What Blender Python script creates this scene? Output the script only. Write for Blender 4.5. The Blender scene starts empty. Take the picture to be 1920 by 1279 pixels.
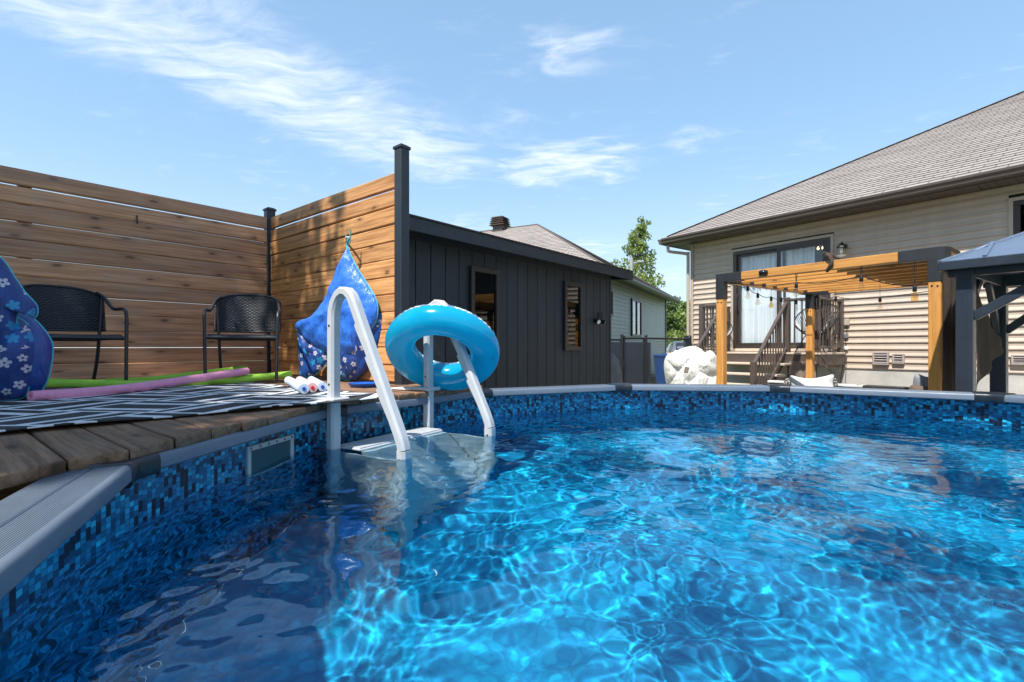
import bpy, bmesh, math, random
import numpy as np
from mathutils import Matrix, Vector, Euler, noise as mnoise
random.seed(7)
RNG = np.random.default_rng(11)
SC = bpy.context.scene
COL = SC.collection
rad = math.radians

# ------------------------------------------------------------------ camera
FPX, HZ = 945.0, 652.0            # focal length and horizon row in photo pixels (1920 x 1279)
cam = bpy.data.cameras.new('camera')
cam.sensor_width = 36.0
cam.lens = 36.0 * FPX / 1920.0
cam.shift_y = (HZ - 639.5) / 1920.0
cam.clip_start, cam.clip_end = 0.05, 3000.0
cam_o = bpy.data.objects.new('camera', cam)
cam_o.location = (0, 0, 1.0)
cam_o.rotation_euler = (rad(90), 0, 0)
COL.objects.link(cam_o)
SC.camera = cam_o

# ------------------------------------------------------------------ exposure / render
SC.view_settings.view_transform = 'Standard'
SC.view_settings.look = 'None'
SC.view_settings.gamma = 1.0
SC.view_settings.use_curve_mapping = False
SC.view_settings.exposure = 0.62
SC.cycles.use_denoising = True
SC.cycles.max_bounces = 10
SC.cycles.transmission_bounces = 8
SC.cycles.transparent_max_bounces = 12
SC.cycles.sample_clamp_indirect = 6.0
SC.cycles.blur_glossy = 0.0

# ------------------------------------------------------------------ sun and sky
SUN_EL = rad(58)
SUN_H = Vector((-0.535, -0.845, 0)).normalized()       # horizontal direction towards the sun (behind left)
sun_dir = Vector((SUN_H.x * math.cos(SUN_EL), SUN_H.y * math.cos(SUN_EL), math.sin(SUN_EL)))
sl = bpy.data.lights.new('sun', 'SUN')
sl.energy = 5.0
sl.angle = rad(0.9)
sl.color = (1.0, 0.955, 0.88)
sl.cycles.is_caustics_light = True
sun_o = bpy.data.objects.new('sun', sl)
sun_o.rotation_euler = sun_dir.to_track_quat('Z', 'Y').to_euler()
sun_o.location = (-6, -9, 16)
COL.objects.link(sun_o)


class NT:
    """tiny node-tree helper"""
    def __init__(s, tree):
        s.t = tree; s.n = tree.nodes; s.l = tree.links
    def new(s, typ, **kw):
        n = s.n.new(typ)
        for k, v in kw.items():
            setattr(n, k, v)
        return n
    def put(s, sock, v):
        if hasattr(v, 'is_output') or isinstance(v, bpy.types.NodeSocket):
            s.l.new(v, sock)
        elif v is not None:
            if sock.type == 'RGBA' and len(v) == 3:
                v = (*v, 1)
            sock.default_value = v
    def math(s, op, a, b=None, c=None, clamp=False):
        n = s.new('ShaderNodeMath', operation=op, use_clamp=clamp)
        s.put(n.inputs[0], a)
        if b is not None: s.put(n.inputs[1], b)
        if c is not None: s.put(n.inputs[2], c)
        return n.outputs[0]
    def vmath(s, op, a, b=None):
        n = s.new('ShaderNodeVectorMath', operation=op)
        s.put(n.inputs[0], a)
        if b is not None: s.put(n.inputs[1], b)
        return n.outputs['Value'] if op in ('DOT_PRODUCT', 'LENGTH', 'DISTANCE') else n.outputs[0]
    def smooth(s, x, lo, hi, a=0.0, b=1.0):
        n = s.new('ShaderNodeMapRange', interpolation_type='SMOOTHSTEP')
        for i, v in enumerate((x, lo, hi, a, b)):
            s.put(n.inputs[i], v)
        return n.outputs[0]
    def remap(s, x, lo, hi, a=0.0, b=1.0):
        n = s.new('ShaderNodeMapRange')
        for i, v in enumerate((x, lo, hi, a, b)):
            s.put(n.inputs[i], v)
        return n.outputs[0]
    def mix(s, f, a, b, blend='MIX'):
        n = s.new('ShaderNodeMix', data_type='RGBA', blend_type=blend)
        s.put(n.inputs[0], f); s.put(n.inputs[6], a); s.put(n.inputs[7], b)
        return n.outputs[2]
    def noise(s, vec, scale, detail=4, rough=0.55, dist=0.0, out=0):
        n = s.new('ShaderNodeTexNoise')
        s.put(n.inputs['Vector'], vec)
        n.inputs['Scale'].default_value = scale; n.inputs['Detail'].default_value = detail
        n.inputs['Roughness'].default_value = rough; n.inputs['Distortion'].default_value = dist
        return n.outputs[out]
    def voro(s, vec, scale, feature='F1', out='Distance', rnd=1.0, dim='3D'):
        n = s.new('ShaderNodeTexVoronoi', feature=feature, voronoi_dimensions=dim)
        s.put(n.inputs['Vector'], vec)
        n.inputs['Scale'].default_value = scale
        n.inputs['Randomness'].default_value = rnd
        return n.outputs[out]
    def mapping(s, vec, loc=(0, 0, 0), rot=(0, 0, 0), scale=(1, 1, 1)):
        n = s.new('ShaderNodeMapping')
        s.put(n.inputs[0], vec)
        s.put(n.inputs[1], loc); s.put(n.inputs[2], rot); s.put(n.inputs[3], scale)
        return n.outputs[0]
    def coord(s, which='Object'):
        return s.new('ShaderNodeTexCoord').outputs[which]
    def sep(s, v):
        n = s.new('ShaderNodeSeparateXYZ'); s.put(n.inputs[0], v); return n.outputs
    def comb(s, x, y, z):
        n = s.new('ShaderNodeCombineXYZ')
        s.put(n.inputs[0], x); s.put(n.inputs[1], y); s.put(n.inputs[2], z); return n.outputs[0]
    def bump(s, h, strength=0.3, dist=0.01):
        n = s.new('ShaderNodeBump')
        n.inputs['Strength'].default_value = strength; n.inputs['Distance'].default_value = dist
        s.put(n.inputs['Height'], h); return n.outputs[0]


world = bpy.data.worlds.new('World')
SC.world = world
world.use_nodes = True
w = NT(world.node_tree)
bg = world.node_tree.nodes['Background']
sky = w.new('ShaderNodeTexSky', sky_type='NISHITA')
sky.sun_disc = False
sky.sun_elevation = SUN_EL
sky.sun_rotation = math.atan2(SUN_H.x, SUN_H.y)
sky.altitude = 50
sky.air_density = 1.15
sky.dust_density = 0.25
sky.ozone_density = 2.6
d = w.coord('Generated')
dx, dy, dz = w.sep(d)
dzc = w.math('MAXIMUM', dz, 0.02)
px_, py_ = w.math('DIVIDE', dx, dzc), w.math('DIVIDE', dy, dzc)
P = w.comb(px_, py_, 0.0)
# thin high clouds on a flat layer: a long fibrous band plus loose patches
ang = math.atan2(0.835, 0.55)
Pb = w.mapping(P, rot=(0, 0, -ang))               # x along the band
warp = w.noise(P, 1.6, 3, 0.5, out=1)
Pw = w.vmath('ADD', P, w.vmath('MULTIPLY', w.vmath('SUBTRACT', warp, (0.5, 0.5, 0.5)), (0.5, 0.5, 0.0)))
fib = w.noise(w.mapping(Pw, rot=(0, 0, -ang - 0.35), scale=(1.5, 5.0, 1.0)), 2.0, 9, 0.62, 0.35)
puff = w.noise(w.mapping(Pw, rot=(0, 0, 0.5), scale=(2.0, 3.4, 1.0)), 2.2, 8, 0.6, 0.2)
big = w.noise(P, 0.9, 3, 0.5)
bs = w.sep(w.vmath('ADD', Pb, w.vmath('MULTIPLY', w.vmath('SUBTRACT', warp, (0.5, 0.5, 0.5)), (0.3, 0.3, 0.0))))
y0 = 0.0
c0, s0 = math.cos(-ang), math.sin(-ang)
yb = s0 * (-0.93) + c0 * 1.93                      # band centre line, measured across it
off = w.math('SUBTRACT', bs[1], yb)
band = w.math('POWER', 2.718, w.math('MULTIPLY', w.math('MULTIPLY', off, off), -6.0))
def blob(cx, cy, r):
    dd = w.vmath('DISTANCE', Pw, (cx, cy, 0.0))
    q = w.math('DIVIDE', dd, r)
    return w.math('POWER', 2.718, w.math('MULTIPLY', w.math('MULTIPLY', q, q), -1.0))
blobs = None
for (cx, cy, r, k) in ((0.28, 2.75, 0.40, 1.25), (0.88, 2.5, 0.17, .8), (0.2, 1.72, 0.20, .75), (0.36, 5.2, 0.8, .8),
                       (-0.4, 4.2, 0.6, .5), (1.6, 7.5, 1.2, .9), (-3.3, 3.9, .4, .8), (-0.05, 2.2, .22, .45), (2.0, 4.1, .5, .5), (-3.0, -2.0, 1.2, .8), (3.4, -.6, 1.0, .8), (.4, -2.6, 1.0, .7)):
    b_ = w.math('MULTIPLY', blob(cx, cy, r), k)
    blobs = b_ if blobs is None else w.math('MAXIMUM', blobs, b_)
along = w.smooth(bs[0], 1.9, 2.75, 1.0, 0.0)          # the band thins out far away
band = w.math('MULTIPLY', band, along)
dens1 = w.smooth(w.math('ADD', w.math('ADD', w.math('MULTIPLY', fib, .6), w.math('MULTIPLY', puff, .4)), w.math('MULTIPLY', band, 0.28)), 0.50, 1.02)
dens1 = w.math('MULTIPLY', dens1, w.smooth(band, 0.03, 0.7))
dens2 = w.smooth(w.math('ADD', puff, w.math('MULTIPLY', blobs, 0.32)), 0.52, 1.10)
dens2 = w.math('MULTIPLY', dens2, w.smooth(blobs, 0.03, 0.6))
dens3 = w.math('MULTIPLY', w.smooth(w.math('ADD', puff, w.math('MULTIPLY', big, .5)), 0.80, 1.15), 0.35)
dens = w.math('MAXIMUM', w.math('MAXIMUM', dens1, dens2), dens3)
dens = w.math('MULTIPLY', dens, w.smooth(dz, 0.02, 0.14))
skyc = sky.outputs[0]
hsv = w.new('ShaderNodeHueSaturation')
w.put(hsv.inputs['Color'], skyc)
hsv.inputs['Saturation'].default_value = 1.0
cloudc = (6.6, 7.0, 7.4)
# thin even veil of high haze, a little denser towards the horizon
veil = w.smooth(dz, 0.0, 0.75, 0.66, 0.40)
base = w.mix(veil, hsv.outputs[0], w.mix(w.smooth(dz, 0.0, 0.40), (4.7, 6.0, 7.3), (2.75, 4.70, 7.05)))
col = w.mix(w.math('MULTIPLY', dens, 0.78), base, cloudc)
w.put(bg.inputs[0], col)
bg.inputs[1].default_value = 0.115

# ------------------------------------------------------------------ helpers
WM = {}            # object -> world matrix as built
def I4(): return Matrix.Identity(4)
def T(x, y=0, z=0):
    return Matrix.Translation(Vector((x, y, z)) if not isinstance(x, (Vector, tuple)) else Vector(x))
def RZ(a): return Matrix.Rotation(a, 4, 'Z')
def RX(a): return Matrix.Rotation(a, 4, 'X')
def RY(a): return Matrix.Rotation(a, 4, 'Y')
def frame(o, x, y, z):
    m = Matrix.Identity(4)
    for i, c in enumerate((x, y, z, o)):
        for j in range(3):
            m[j][i] = c[j]
    return m
def axis_frame(p0, p1, up=(0, 0, 1)):
    """matrix at p0 with X along p0->p1"""
    x = (Vector(p1) - Vector(p0)).normalized()
    z = Vector(up); z = (z - x * z.dot(x)).normalized()
    return frame(Vector(p0), x, z.cross(x), z)

def ray(px, py): return Vector(((px - 960) / FPX, 1.0, (HZ - py) / FPX))
def atz(px, py, z):
    r = ray(px, py); t = (z - 1.0) / r.z
    return Vector((0, 0, 1)) + r * t
def atd(px, py, dd): return Vector((0, 0, 1)) + ray(px, py) * dd
def onplane(px, py, p0, nrm):
    r = ray(px, py); c = Vector((0, 0, 1)); nrm = Vector(nrm)
    return c + r * ((Vector(p0) - c).dot(nrm) / r.dot(nrm))


class MB:
    def __init__(s): s.v = []; s.f = []; s.m = []
    def add(s, vs, fs, mi=0):
        b = len(s.v); s.v += [tuple(x) for x in vs]
        for f in fs:
            s.f.append(tuple(b + i for i in f)); s.m.append(mi)
        return s
    def box(s, M, size, ch=0.0, mi=0):
        """box centred on M's origin, optional chamfer"""
        hx, hy, hz = (q / 2 for q in size)
        if ch <= 0:
            vs = [M @ Vector((x * hx, y * hy, z * hz)) for z in (-1, 1) for y in (-1, 1) for x in (-1, 1)]
            return s.add(vs, [(0, 2, 3, 1), (4, 5, 7, 6), (0, 1, 5, 4), (2, 6, 7, 3), (0, 4, 6, 2), (1, 3, 7, 5)], mi)
        ch = min(ch, hx * .9, hy * .9, hz * .9)
        vs = []; idx = {}
        for sx in (-1, 1):
            for sy in (-1, 1):
                for sz in (-1, 1):
                    for a in range(3):
                        p = [sx * (hx - ch), sy * (hy - ch), sz * (hz - ch)]
                        p[a] += (sx, sy, sz)[a] * ch
                        idx[(sx, sy, sz, a)] = len(vs); vs.append(M @ Vector(p))
        fs = []
        for a in range(3):
            b, c = (a + 1) % 3, (a + 2) % 3
            for sg in (-1, 1):
                q = []
                for (u, v_) in ((-1, -1), (1, -1), (1, 1), (-1, 1)):
                    k = [0, 0, 0]; k[a] = sg; k[b] = u; k[c] = v_
                    q.append(idx[(*k, a)])
                fs.append(q if sg > 0 else q[::-1])
            for u in (-1, 1):
                for v_ in (-1, 1):
                    k0 = [0, 0, 0]; k0[a] = -1; k0[b] = u; k0[c] = v_
                    k1 = list(k0); k1[a] = 1
                    q = [idx[(*k0, b)], idx[(*k1, b)], idx[(*k1, c)], idx[(*k0, c)]]
                    fs.append(q if u * v_ < 0 else q[::-1])
        for sx in (-1, 1):
            for sy in (-1, 1):
                for sz in (-1, 1):
                    q = [idx[(sx, sy, sz, a)] for a in range(3)]
                    fs.append(q if sx * sy * sz > 0 else q[::-1])
        return s.add(vs, fs, mi)
    def bx(s, x0, x1, y0, y1, z0, z1, ch=0.0, mi=0, M=None):
        t = T((x0 + x1) / 2, (y0 + y1) / 2, (z0 + z1) / 2)
        return s.box(M @ t if M else t, (x1 - x0, y1 - y0, z1 - z0), ch, mi)
    def bar(s, p0, p1, wd, ht, ch=0.0, mi=0, up=(0, 0, 1)):
        F = axis_frame(p0, p1, up); L = (Vector(p1) - Vector(p0)).length
        return s.box(F @ T(L / 2, 0, 0), (L, wd, ht), ch, mi)
    def tube(s, pts, r, n=8, mi=0, closed=False, caps=True, flat=1.0):
        pts = [Vector(p) for p in pts]; N = len(pts)
        rr = r if isinstance(r, (list, tuple)) else [r] * N
        b = len(s.v); prev = None
        for i, p in enumerate(pts):
            if closed: t = pts[(i + 1) % N] - pts[i - 1]
            else: t = pts[min(i + 1, N - 1)] - pts[max(i - 1, 0)]
            t.normalize()
            if prev is None:
                a = Vector((0, 0, 1)) if abs(t.z) < .9 else Vector((1, 0, 0))
                x = (a - t * a.dot(t)).normalized()
            else:
                x = (prev - t * prev.dot(t)).normalized()
            prev = x; y = t.cross(x)
            for k in range(n):
                a = 2 * math.pi * k / n
                s.v.append(tuple(p + x * (rr[i] * math.cos(a)) + y * (rr[i] * flat * math.sin(a))))
        for i in range(N if closed else N - 1):
            j = (i + 1) % N
            for k in range(n):
                k2 = (k + 1) % n
                s.f.append((b + i * n + k, b + i * n + k2, b + j * n + k2, b + j * n + k)); s.m.append(mi)
        if caps and not closed:
            s.f.append(tuple(b + k for k in range(n))[::-1]); s.m.append(mi)
            s.f.append(tuple(b + (N - 1) * n + k for k in range(n))); s.m.append(mi)
        return s
    def lathe(s, prof, n=16, M=None, mi=0, closed=False):
        M = M or I4(); b = len(s.v); N = len(prof)
        for (r, z) in prof:
            for k in range(n):
                a = 2 * math.pi * k / n
                s.v.append(tuple(M @ Vector((r * math.cos(a), r * math.sin(a), z))))
        for i in range(N if closed else N - 1):
            j = (i + 1) % N
            for k in range(n):
                k2 = (k + 1) % n
                s.f.append((b + i * n + k, b + i * n + k2, b + j * n + k2, b + j * n + k)); s.m.append(mi)
        return s
    def loft(s, rings, closed=True, caps=True, mi=0):
        """rings: lists of equal length joined in order"""
        b = len(s.v); n = len(rings[0])
        for r in rings: s.v += [tuple(p) for p in r]
        for i in range(len(rings) - 1):
            for k in range(n if closed else n - 1):
                k2 = (k + 1) % n
                s.f.append((b + i * n + k, b + i * n + k2, b + (i + 1) * n + k2, b + (i + 1) * n + k)); s.m.append(mi)
        if caps and closed:
            s.f.append(tuple(b + k for k in range(n))[::-1]); s.m.append(mi)
            e = b + (len(rings) - 1) * n
            s.f.append(tuple(e + k for k in range(n))); s.m.append(mi)
        return s
    def prism(s, poly, M, t, mi=0):
        """poly (x,y) in M's XY plane, thickness t along M's Z, centred"""
        return s.loft([[M @ Vector((x, y, -t / 2)) for x, y in poly], [M @ Vector((x, y, t / 2)) for x, y in poly]], mi=mi)
    def mesh(s, name, mats, smooth=None):
        me = bpy.data.meshes.new(name)
        me.from_pydata(s.v, [], s.f)
        for m in (mats if isinstance(mats, (list, tuple)) else [mats]): me.materials.append(m)
        if any(s.m): me.polygons.foreach_set('material_index', s.m)
        if smooth is not None:
            me.polygons.foreach_set('use_smooth', [True] * len(s.f))
            me.set_sharp_from_angle(angle=rad(smooth))
        me.update()
        return me
    def build(s, name, mats, parent=None, M=None, smooth=None):
        return obj(name, s.mesh(name, mats, smooth), parent, M)

def obj(name, data, parent=None, M=None):
    o = bpy.data.objects.new(name, data)
    COL.objects.link(o)
    M = M or I4()
    WM[o] = M
    if parent is not None:
        o.parent = parent
        o.matrix_parent_inverse = WM[parent].inverted()
    o.matrix_basis = M
    return o
def tag(o, label=None, cat=None, group=None, kind=None):
    for k, v in (('label', label), ('category', cat), ('group', group), ('kind', kind)):
        if v: o[k] = v
    return o
def thing(name, label, cat, loc=(0, 0, 0), group=None, kind=None):
    o = obj(name, None, None, T(tuple(loc)))
    o.empty_display_size = 0.1
    return tag(o, label, cat, group, kind)
def copy_tree(o, M1, label=None):
    """copy of a thing with its parts and sub-parts, moved so that its root stands at M1"""
    def cp(a, par):
        c = a.copy(); COL.objects.link(c)
        if par is not None:
            c.parent = par
            c.matrix_parent_inverse = a.matrix_parent_inverse
        WM[c] = WM[a]
        for ch in [k for k in WM if k.parent == a and k != c]:
            cp(ch, c)
        return c
    c = cp(o, None)
    c.matrix_basis = M1
    if label: c['label'] = label
    return c

def fast(name, V, F, mats, parent=None, smooth=False, M=None):
    """numpy arrays -> mesh object (all faces with the same number of corners)"""
    me = bpy.data.meshes.new(name)
    V = np.asarray(V, np.float32); F = np.asarray(F, np.int32); k = F.shape[1]
    me.vertices.add(len(V)); me.vertices.foreach_set('co', V.ravel())
    me.loops.add(F.size); me.loops.foreach_set('vertex_index', F.ravel())
    me.polygons.add(len(F)); me.polygons.foreach_set('loop_start', np.arange(0, F.size, k, dtype=np.int32))
    if smooth: me.polygons.foreach_set('use_smooth', np.ones(len(F), bool))
    for m in (mats if isinstance(mats, (list, tuple)) else [mats]): me.materials.append(m)
    me.update(calc_edges=True); me.validate()
    return obj(name, me, parent, M)

def smooth_path(pts, per=6, closed=False):
    """Catmull-Rom through the points"""
    P = [Vector(p) for p in pts]; n = len(P); out = []
    for i in range(n if closed else n - 1):
        if closed: a, b, c, e = P[i - 1], P[i], P[(i + 1) % n], P[(i + 2) % n]
        else: a, b, c, e = P[max(i - 1, 0)], P[i], P[i + 1], P[min(i + 2, n - 1)]
        for k in range(per):
            t = k / per
            out.append(0.5 * ((2 * b) + (c - a) * t + (2 * a - 5 * b + 4 * c - e) * t * t + (3 * b - a - 3 * c + e) * t ** 3))
    if not closed: out.append(P[-1])
    return out

def inflate(outline, M, tf, tb, per=5, rings=9, pw=2.2, wr=0.0, wf=9.0, seed=0, mi=0, mb=None):
    """closed cushion-like body: outline (x, z) in M's XZ plane, puffed towards -Y by tf and +Y by tb"""
    mb = mb or MB()
    ol = smooth_path([(x, z, 0) for x, z in outline], per, True)
    n = len(ol); cx = sum(p.x for p in ol) / n; cz = sum(p.y for p in ol) / n
    def ring(s_, side):
        h = max(0.0, 1 - s_ ** pw) ** 0.55
        r = []
        for p in ol:
            x, z = cx + (p.x - cx) * s_, cz + (p.y - cz) * s_
            y = (-tf if side < 0 else tb) * h
            if wr:
                q = mnoise.noise(Vector((x * wf + seed, z * wf, seed * 1.7))) + .5 * mnoise.noise(Vector((x * wf * 2.3, z * wf * 2.3 + seed, side)))
                y += q * wr * (0.25 + 0.75 * h) * (1 if s_ < 1 else 0)
            r.append(M @ Vector((x, y, z)))
        return r
    ss = [0.04] + [math.sin(math.pi / 2 * (i / rings)) for i in range(1, rings)]
    R = [ring(s_, -1) for s_ in ss] + [ring(1.0, 1)] + [ring(s_, 1) for s_ in ss[::-1]]
    mb.loft(R, True, True, mi)
    return mb, [M @ Vector((p.x, 0, p.y)) for p in ol]

# ------------------------------------------------------------------ materials
def newmat(name):
    m = bpy.data.materials.new(name); m.use_nodes = True
    t = NT(m.node_tree); b = m.node_tree.nodes['Principled BSDF']
    return m, t, b
def plain(name, c, rough=0.5, metal=0.0, var=0.12, scale=6.0, bump=0.0, bscale=60.0, spec=None, coat=0.0, coords='Object'):
    m, t, b = newmat(name)
    v = t.coord(coords)
    n = t.noise(v, scale, 5, 0.6)
    f = t.remap(n, 0.3, 0.7, 1 - var, 1 + var)
    cc = t.vmath('MULTIPLY', (*c,), t.comb(f, f, f))
    t.put(b.inputs['Base Color'], cc)
    t.put(b.inputs['Roughness'], t.remap(t.noise(v, scale * 2.7, 3), 0.3, 0.7, max(0.02, rough - .07), min(1, rough + .07)))
    b.inputs['Metallic'].default_value = metal
    if spec is not None: b.inputs['Specular IOR Level'].default_value = spec
    if coat: b.inputs['Coat Weight'].default_value = coat
    if bump: t.put(b.inputs['Normal'], t.bump(t.noise(v, bscale, 4), bump, 0.004))
    return m
def wood(name, c_lo, c_hi, grain=1.0, rough=0.62, knots=(3.0, 8.5, 2), worn=0.0, tone=0.25, grey=(0.30, 0.27, 0.24)):
    """board with its length along local X"""
    m, t, b = newmat(name)
    oi = t.new('ShaderNodeObjectInfo')
    rnd = oi.outputs['Random']
    o = t.vmath('ADD', t.coord('Object'), t.comb(t.math('MULTIPLY', rnd, 41.0), t.math('MULTIPLY', rnd, 17.0), t.math('MULTIPLY', rnd, 29.0)))
    low = t.noise(t.mapping(o, scale=(0.7, 5, 5)), 1.5, 3, .5, out=1)
    ow = t.vmath('ADD', o, t.vmath('MULTIPLY', t.vmath('SUBTRACT', low, (.5, .5, .5)), (0.0, .05, .05)))
    g1 = t.noise(t.mapping(ow, scale=(0.9, 26 * grain, 26 * grain)), 1.6, 6, .62, .4)
    g2 = t.noise(t.mapping(ow, scale=(2.5, 140 * grain, 140 * grain)), 1.0, 3, .6)
    f = t.smooth(t.math('ADD', t.math('MULTIPLY', g1, .75), t.math('MULTIPLY', g2, .25)), .32, .68)
    c = t.mix(f, c_lo, c_hi)
    if knots:
        so = t.sep(o)
        kv = t.comb(t.math('MULTIPLY', so[0], knots[0]), t.math('MULTIPLY', so[knots[2]], knots[1]), 0.0)
        kv = t.vmath('ADD', kv, t.vmath('MULTIPLY', t.vmath('SUBTRACT', low, (.5, .5, .5)), (.5, .5, 0)))
        kd = t.voro(kv, 1.0, dim='2D')
        kr = t.voro(kv, 1.0, out='Color', dim='2D')
        pick = t.math('GREATER_THAN', t.sep(kr)[0], 0.58)
        kk = t.math('MULTIPLY', t.smooth(kd, 0.04, 0.15, 1.0, 0.0), pick)
        halo = t.math('MULTIPLY', t.smooth(kd, 0.1, 0.42, 1.0, 0.0), pick)
        c = t.mix(t.math('MULTIPLY', halo, .35), c, tuple(x * .62 for x in c_lo))
        c = t.mix(t.math('MULTIPLY', kk, .85), c, tuple(x * .28 for x in c_lo))
    if worn:
        wn = t.noise(t.mapping(o, scale=(1.2, 4, 4)), 2.0, 5, .65)
        c = t.mix(t.smooth(wn, .45, .72, 0, worn), c, grey)
    tn = t.remap(rnd, 0, 1, 1 - tone, 1 + tone)
    c = t.vmath('MULTIPLY', c, t.comb(tn, tn, t.math('POWER', tn, .9)))
    t.put(b.inputs['Base Color'], c)
    b.inputs['Roughness'].default_value = rough
    t.put(b.inputs['Normal'], t.bump(t.math('ADD', g1, t.math('MULTIPLY', g2, .6)), .35, .004))
    return m

MAT = {}
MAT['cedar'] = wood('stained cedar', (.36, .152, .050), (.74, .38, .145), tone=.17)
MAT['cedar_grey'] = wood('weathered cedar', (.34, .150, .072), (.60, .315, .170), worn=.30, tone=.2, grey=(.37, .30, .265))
MAT['deckwood'] = wood('weathered deck wood', (.085, .043, .022), (.27, .145, .075), worn=.35, tone=.22, rough=.75, knots=(2.6, 7.5, 1), grey=(.25, .19, .145))
MAT['pine'] = wood('honey stained pine', (.44, .185, .040), (.66, .32, .085), tone=.10, rough=.5)
MAT['charcoal'] = plain('charcoal paint', (.022, .027, .034), .45, bump=.12)
MAT['blackmetal'] = plain('black metal', (.018, .019, .022), .38)
MAT['navymetal'] = plain('dark navy aluminium', (.022, .030, .044), .36, spec=.6)
MAT['resin_white'] = plain('white resin', (.47, .485, .50), .36, var=.08)
MAT['plasticwhite'] = plain('white plastic', (.75, .75, .74), .4, var=.05)
MAT['brown_alu'] = plain('brown aluminium', (.085, .064, .054), .42, var=.06)
MAT['taupe_trim'] = plain('taupe trim', (.42, .345, .28), .5, var=.05)
MAT['concrete'] = plain('concrete', (.44, .42, .39), .9, var=.16, scale=2.5, bump=.4, bscale=25)
MAT['soil'] = plain('dark soil', (.045, .035, .028), .95, var=.3, scale=4)
MAT['darkvoid'] = plain('dark interior', (.02, .018, .016), .9)
MAT['treadbeige'] = plain('beige composite tread', (.55, .45, .35), .6, var=.08, scale=12)
MAT['black'] = plain('black plastic', (.012, .012, .013), .35)

def siding(name, c, rough=.48):
    m, t, b = newmat(name)
    o = t.coord('Object')
    oi = t.new('ShaderNodeObjectInfo').outputs['Random']
    g = t.noise(t.mapping(o, scale=(1.0, 20, 30)), 2.0, 4, .6)
    lowf = t.noise(o, .8, 3)
    f = t.math('MULTIPLY', t.remap(g, .3, .7, .96, 1.04), t.remap(t.noise(t.mapping(o, scale=(3.0, 1, .5)), 1.3, 5, .65), .3, .7, .90, 1.08))
    f = t.math('MULTIPLY', f, t.remap(oi, 0, 1, .97, 1.03))
    t.put(b.inputs['Base Color'], t.vmath('MULTIPLY', c, t.comb(f, f, f)))
    b.inputs['Roughness'].default_value = rough
    t.put(b.inputs['Normal'], t.bump(g, .06, .002))
    return m
MAT['siding'] = siding('taupe vinyl siding', (.465, .375, .30))
MAT['siding_far'] = siding('grey green vinyl siding', (.46, .445, .39))

def glass(name, tint=(.9, .95, .95), refl=1.0):
    """clear pane: mostly see-through, mirror reflection by Fresnel"""
    m, t, b = newmat(name)
    t.n.remove(b)
    fr = t.new('ShaderNodeLayerWeight'); fr.inputs[0].default_value = .5
    sch = t.math('ADD', .04, t.math('MULTIPLY', t.math('POWER', fr.outputs['Facing'], 5.0), .96))
    tr = t.new('ShaderNodeBsdfTransparent'); t.put(tr.inputs[0], tint)
    gl = t.new('ShaderNodeBsdfGlossy'); gl.inputs['Roughness'].default_value = 0.012
    mx = t.new('ShaderNodeMixShader')
    t.put(mx.inputs[0], t.math('MULTIPLY', sch, refl, clamp=True))
    t.l.new(tr.outputs[0], mx.inputs[1]); t.l.new(gl.outputs[0], mx.inputs[2])
    t.l.new(mx.outputs[0], t.n['Material Output'].inputs[0])
    return m
MAT['glass'] = glass('window glass', (.95, .97, .975), 1.5)
MAT['glass_dark'] = glass('tinted window glass', (.35, .37, .38), 1.6)
MAT['bulbglass'] = glass('bulb glass', (.97, .93, .85), 1.6)

def leafmat(name, c1, c2, trans=.35):
    m, t, b = newmat(name)
    g = t.new('ShaderNodeNewGeometry')
    ri = g.outputs['Random Per Island']
    cl = t.noise(t.coord('Object'), .9, 3)
    f = t.math('ADD', t.math('MULTIPLY', ri, .6), t.math('MULTIPLY', cl, .4), clamp=True)
    c = t.mix(f, c1, c2)
    t.put(b.inputs['Base Color'], c)
    b.inputs['Roughness'].default_value = .5
    ts = t.new('ShaderNodeBsdfTranslucent')
    t.put(ts.inputs[0], t.mix(.5, c, (c2[0] * 1.3, c2[1] * 1.25, c2[2] * .5)))
    mx = t.new('ShaderNodeMixShader'); mx.inputs[0].default_value = trans
    t.l.new(b.outputs[0], mx.inputs[1]); t.l.new(ts.outputs[0], mx.inputs[2])
    t.l.new(mx.outputs[0], t.n['Material Output'].inputs[0])
    return m
MAT['leaf_poplar'] = leafmat('poplar leaves', (.11, .17, .04), (.30, .37, .11))
MAT['leaf_green'] = leafmat('green leaves', (.04, .085, .02), (.12, .18, .045))
MAT['bark'] = plain('bark', (.10, .08, .06), .9, var=.35, scale=14, bump=.6, bscale=30)

def shingles(name, c, tab=.30, row=.143):
    """UV in metres: x along the eave, y up the slope"""
    m, t, b = newmat(name)
    uv = t.coord('UV')
    br = t.new('ShaderNodeTexBrick')
    t.put(br.inputs['Vector'], uv)
    br.inputs['Scale'].default_value = 1.0
    br.inputs['Brick Width'].default_value = tab; br.inputs['Row Height'].default_value = row
    br.inputs['Mortar Size'].default_value = .010; br.inputs['Mortar Smooth'].default_value = .3
    br.offset = .5
    t.put(br.inputs['Color1'], (.90, .89, .88)); t.put(br.inputs['Color2'], (1.08, 1.07, 1.06)); t.put(br.inputs['Mortar'], (.36, .34, .33))
    gr = t.noise(uv, 210, 2, .7)
    st = t.noise(uv, .9, 4, .6)
    f = t.math('MULTIPLY', t.remap(gr, .25, .75, .88, 1.12), t.remap(st, .3, .7, .9, 1.1))
    cc = t.vmath('MULTIPLY', t.vmath('MULTIPLY', br.outputs[0], c), t.comb(f, f, f))
    t.put(b.inputs['Base Color'], cc)
    b.inputs['Roughness'].default_value = .92
    t.put(b.inputs['Normal'], t.bump(gr, .5, .004))
    return m
MAT['shingle'] = shingles('brown asphalt shingles', (.292, .258, .240))
MAT['shingle_shed'] = shingles('shed asphalt shingles', (.20, .15, .125))
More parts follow.
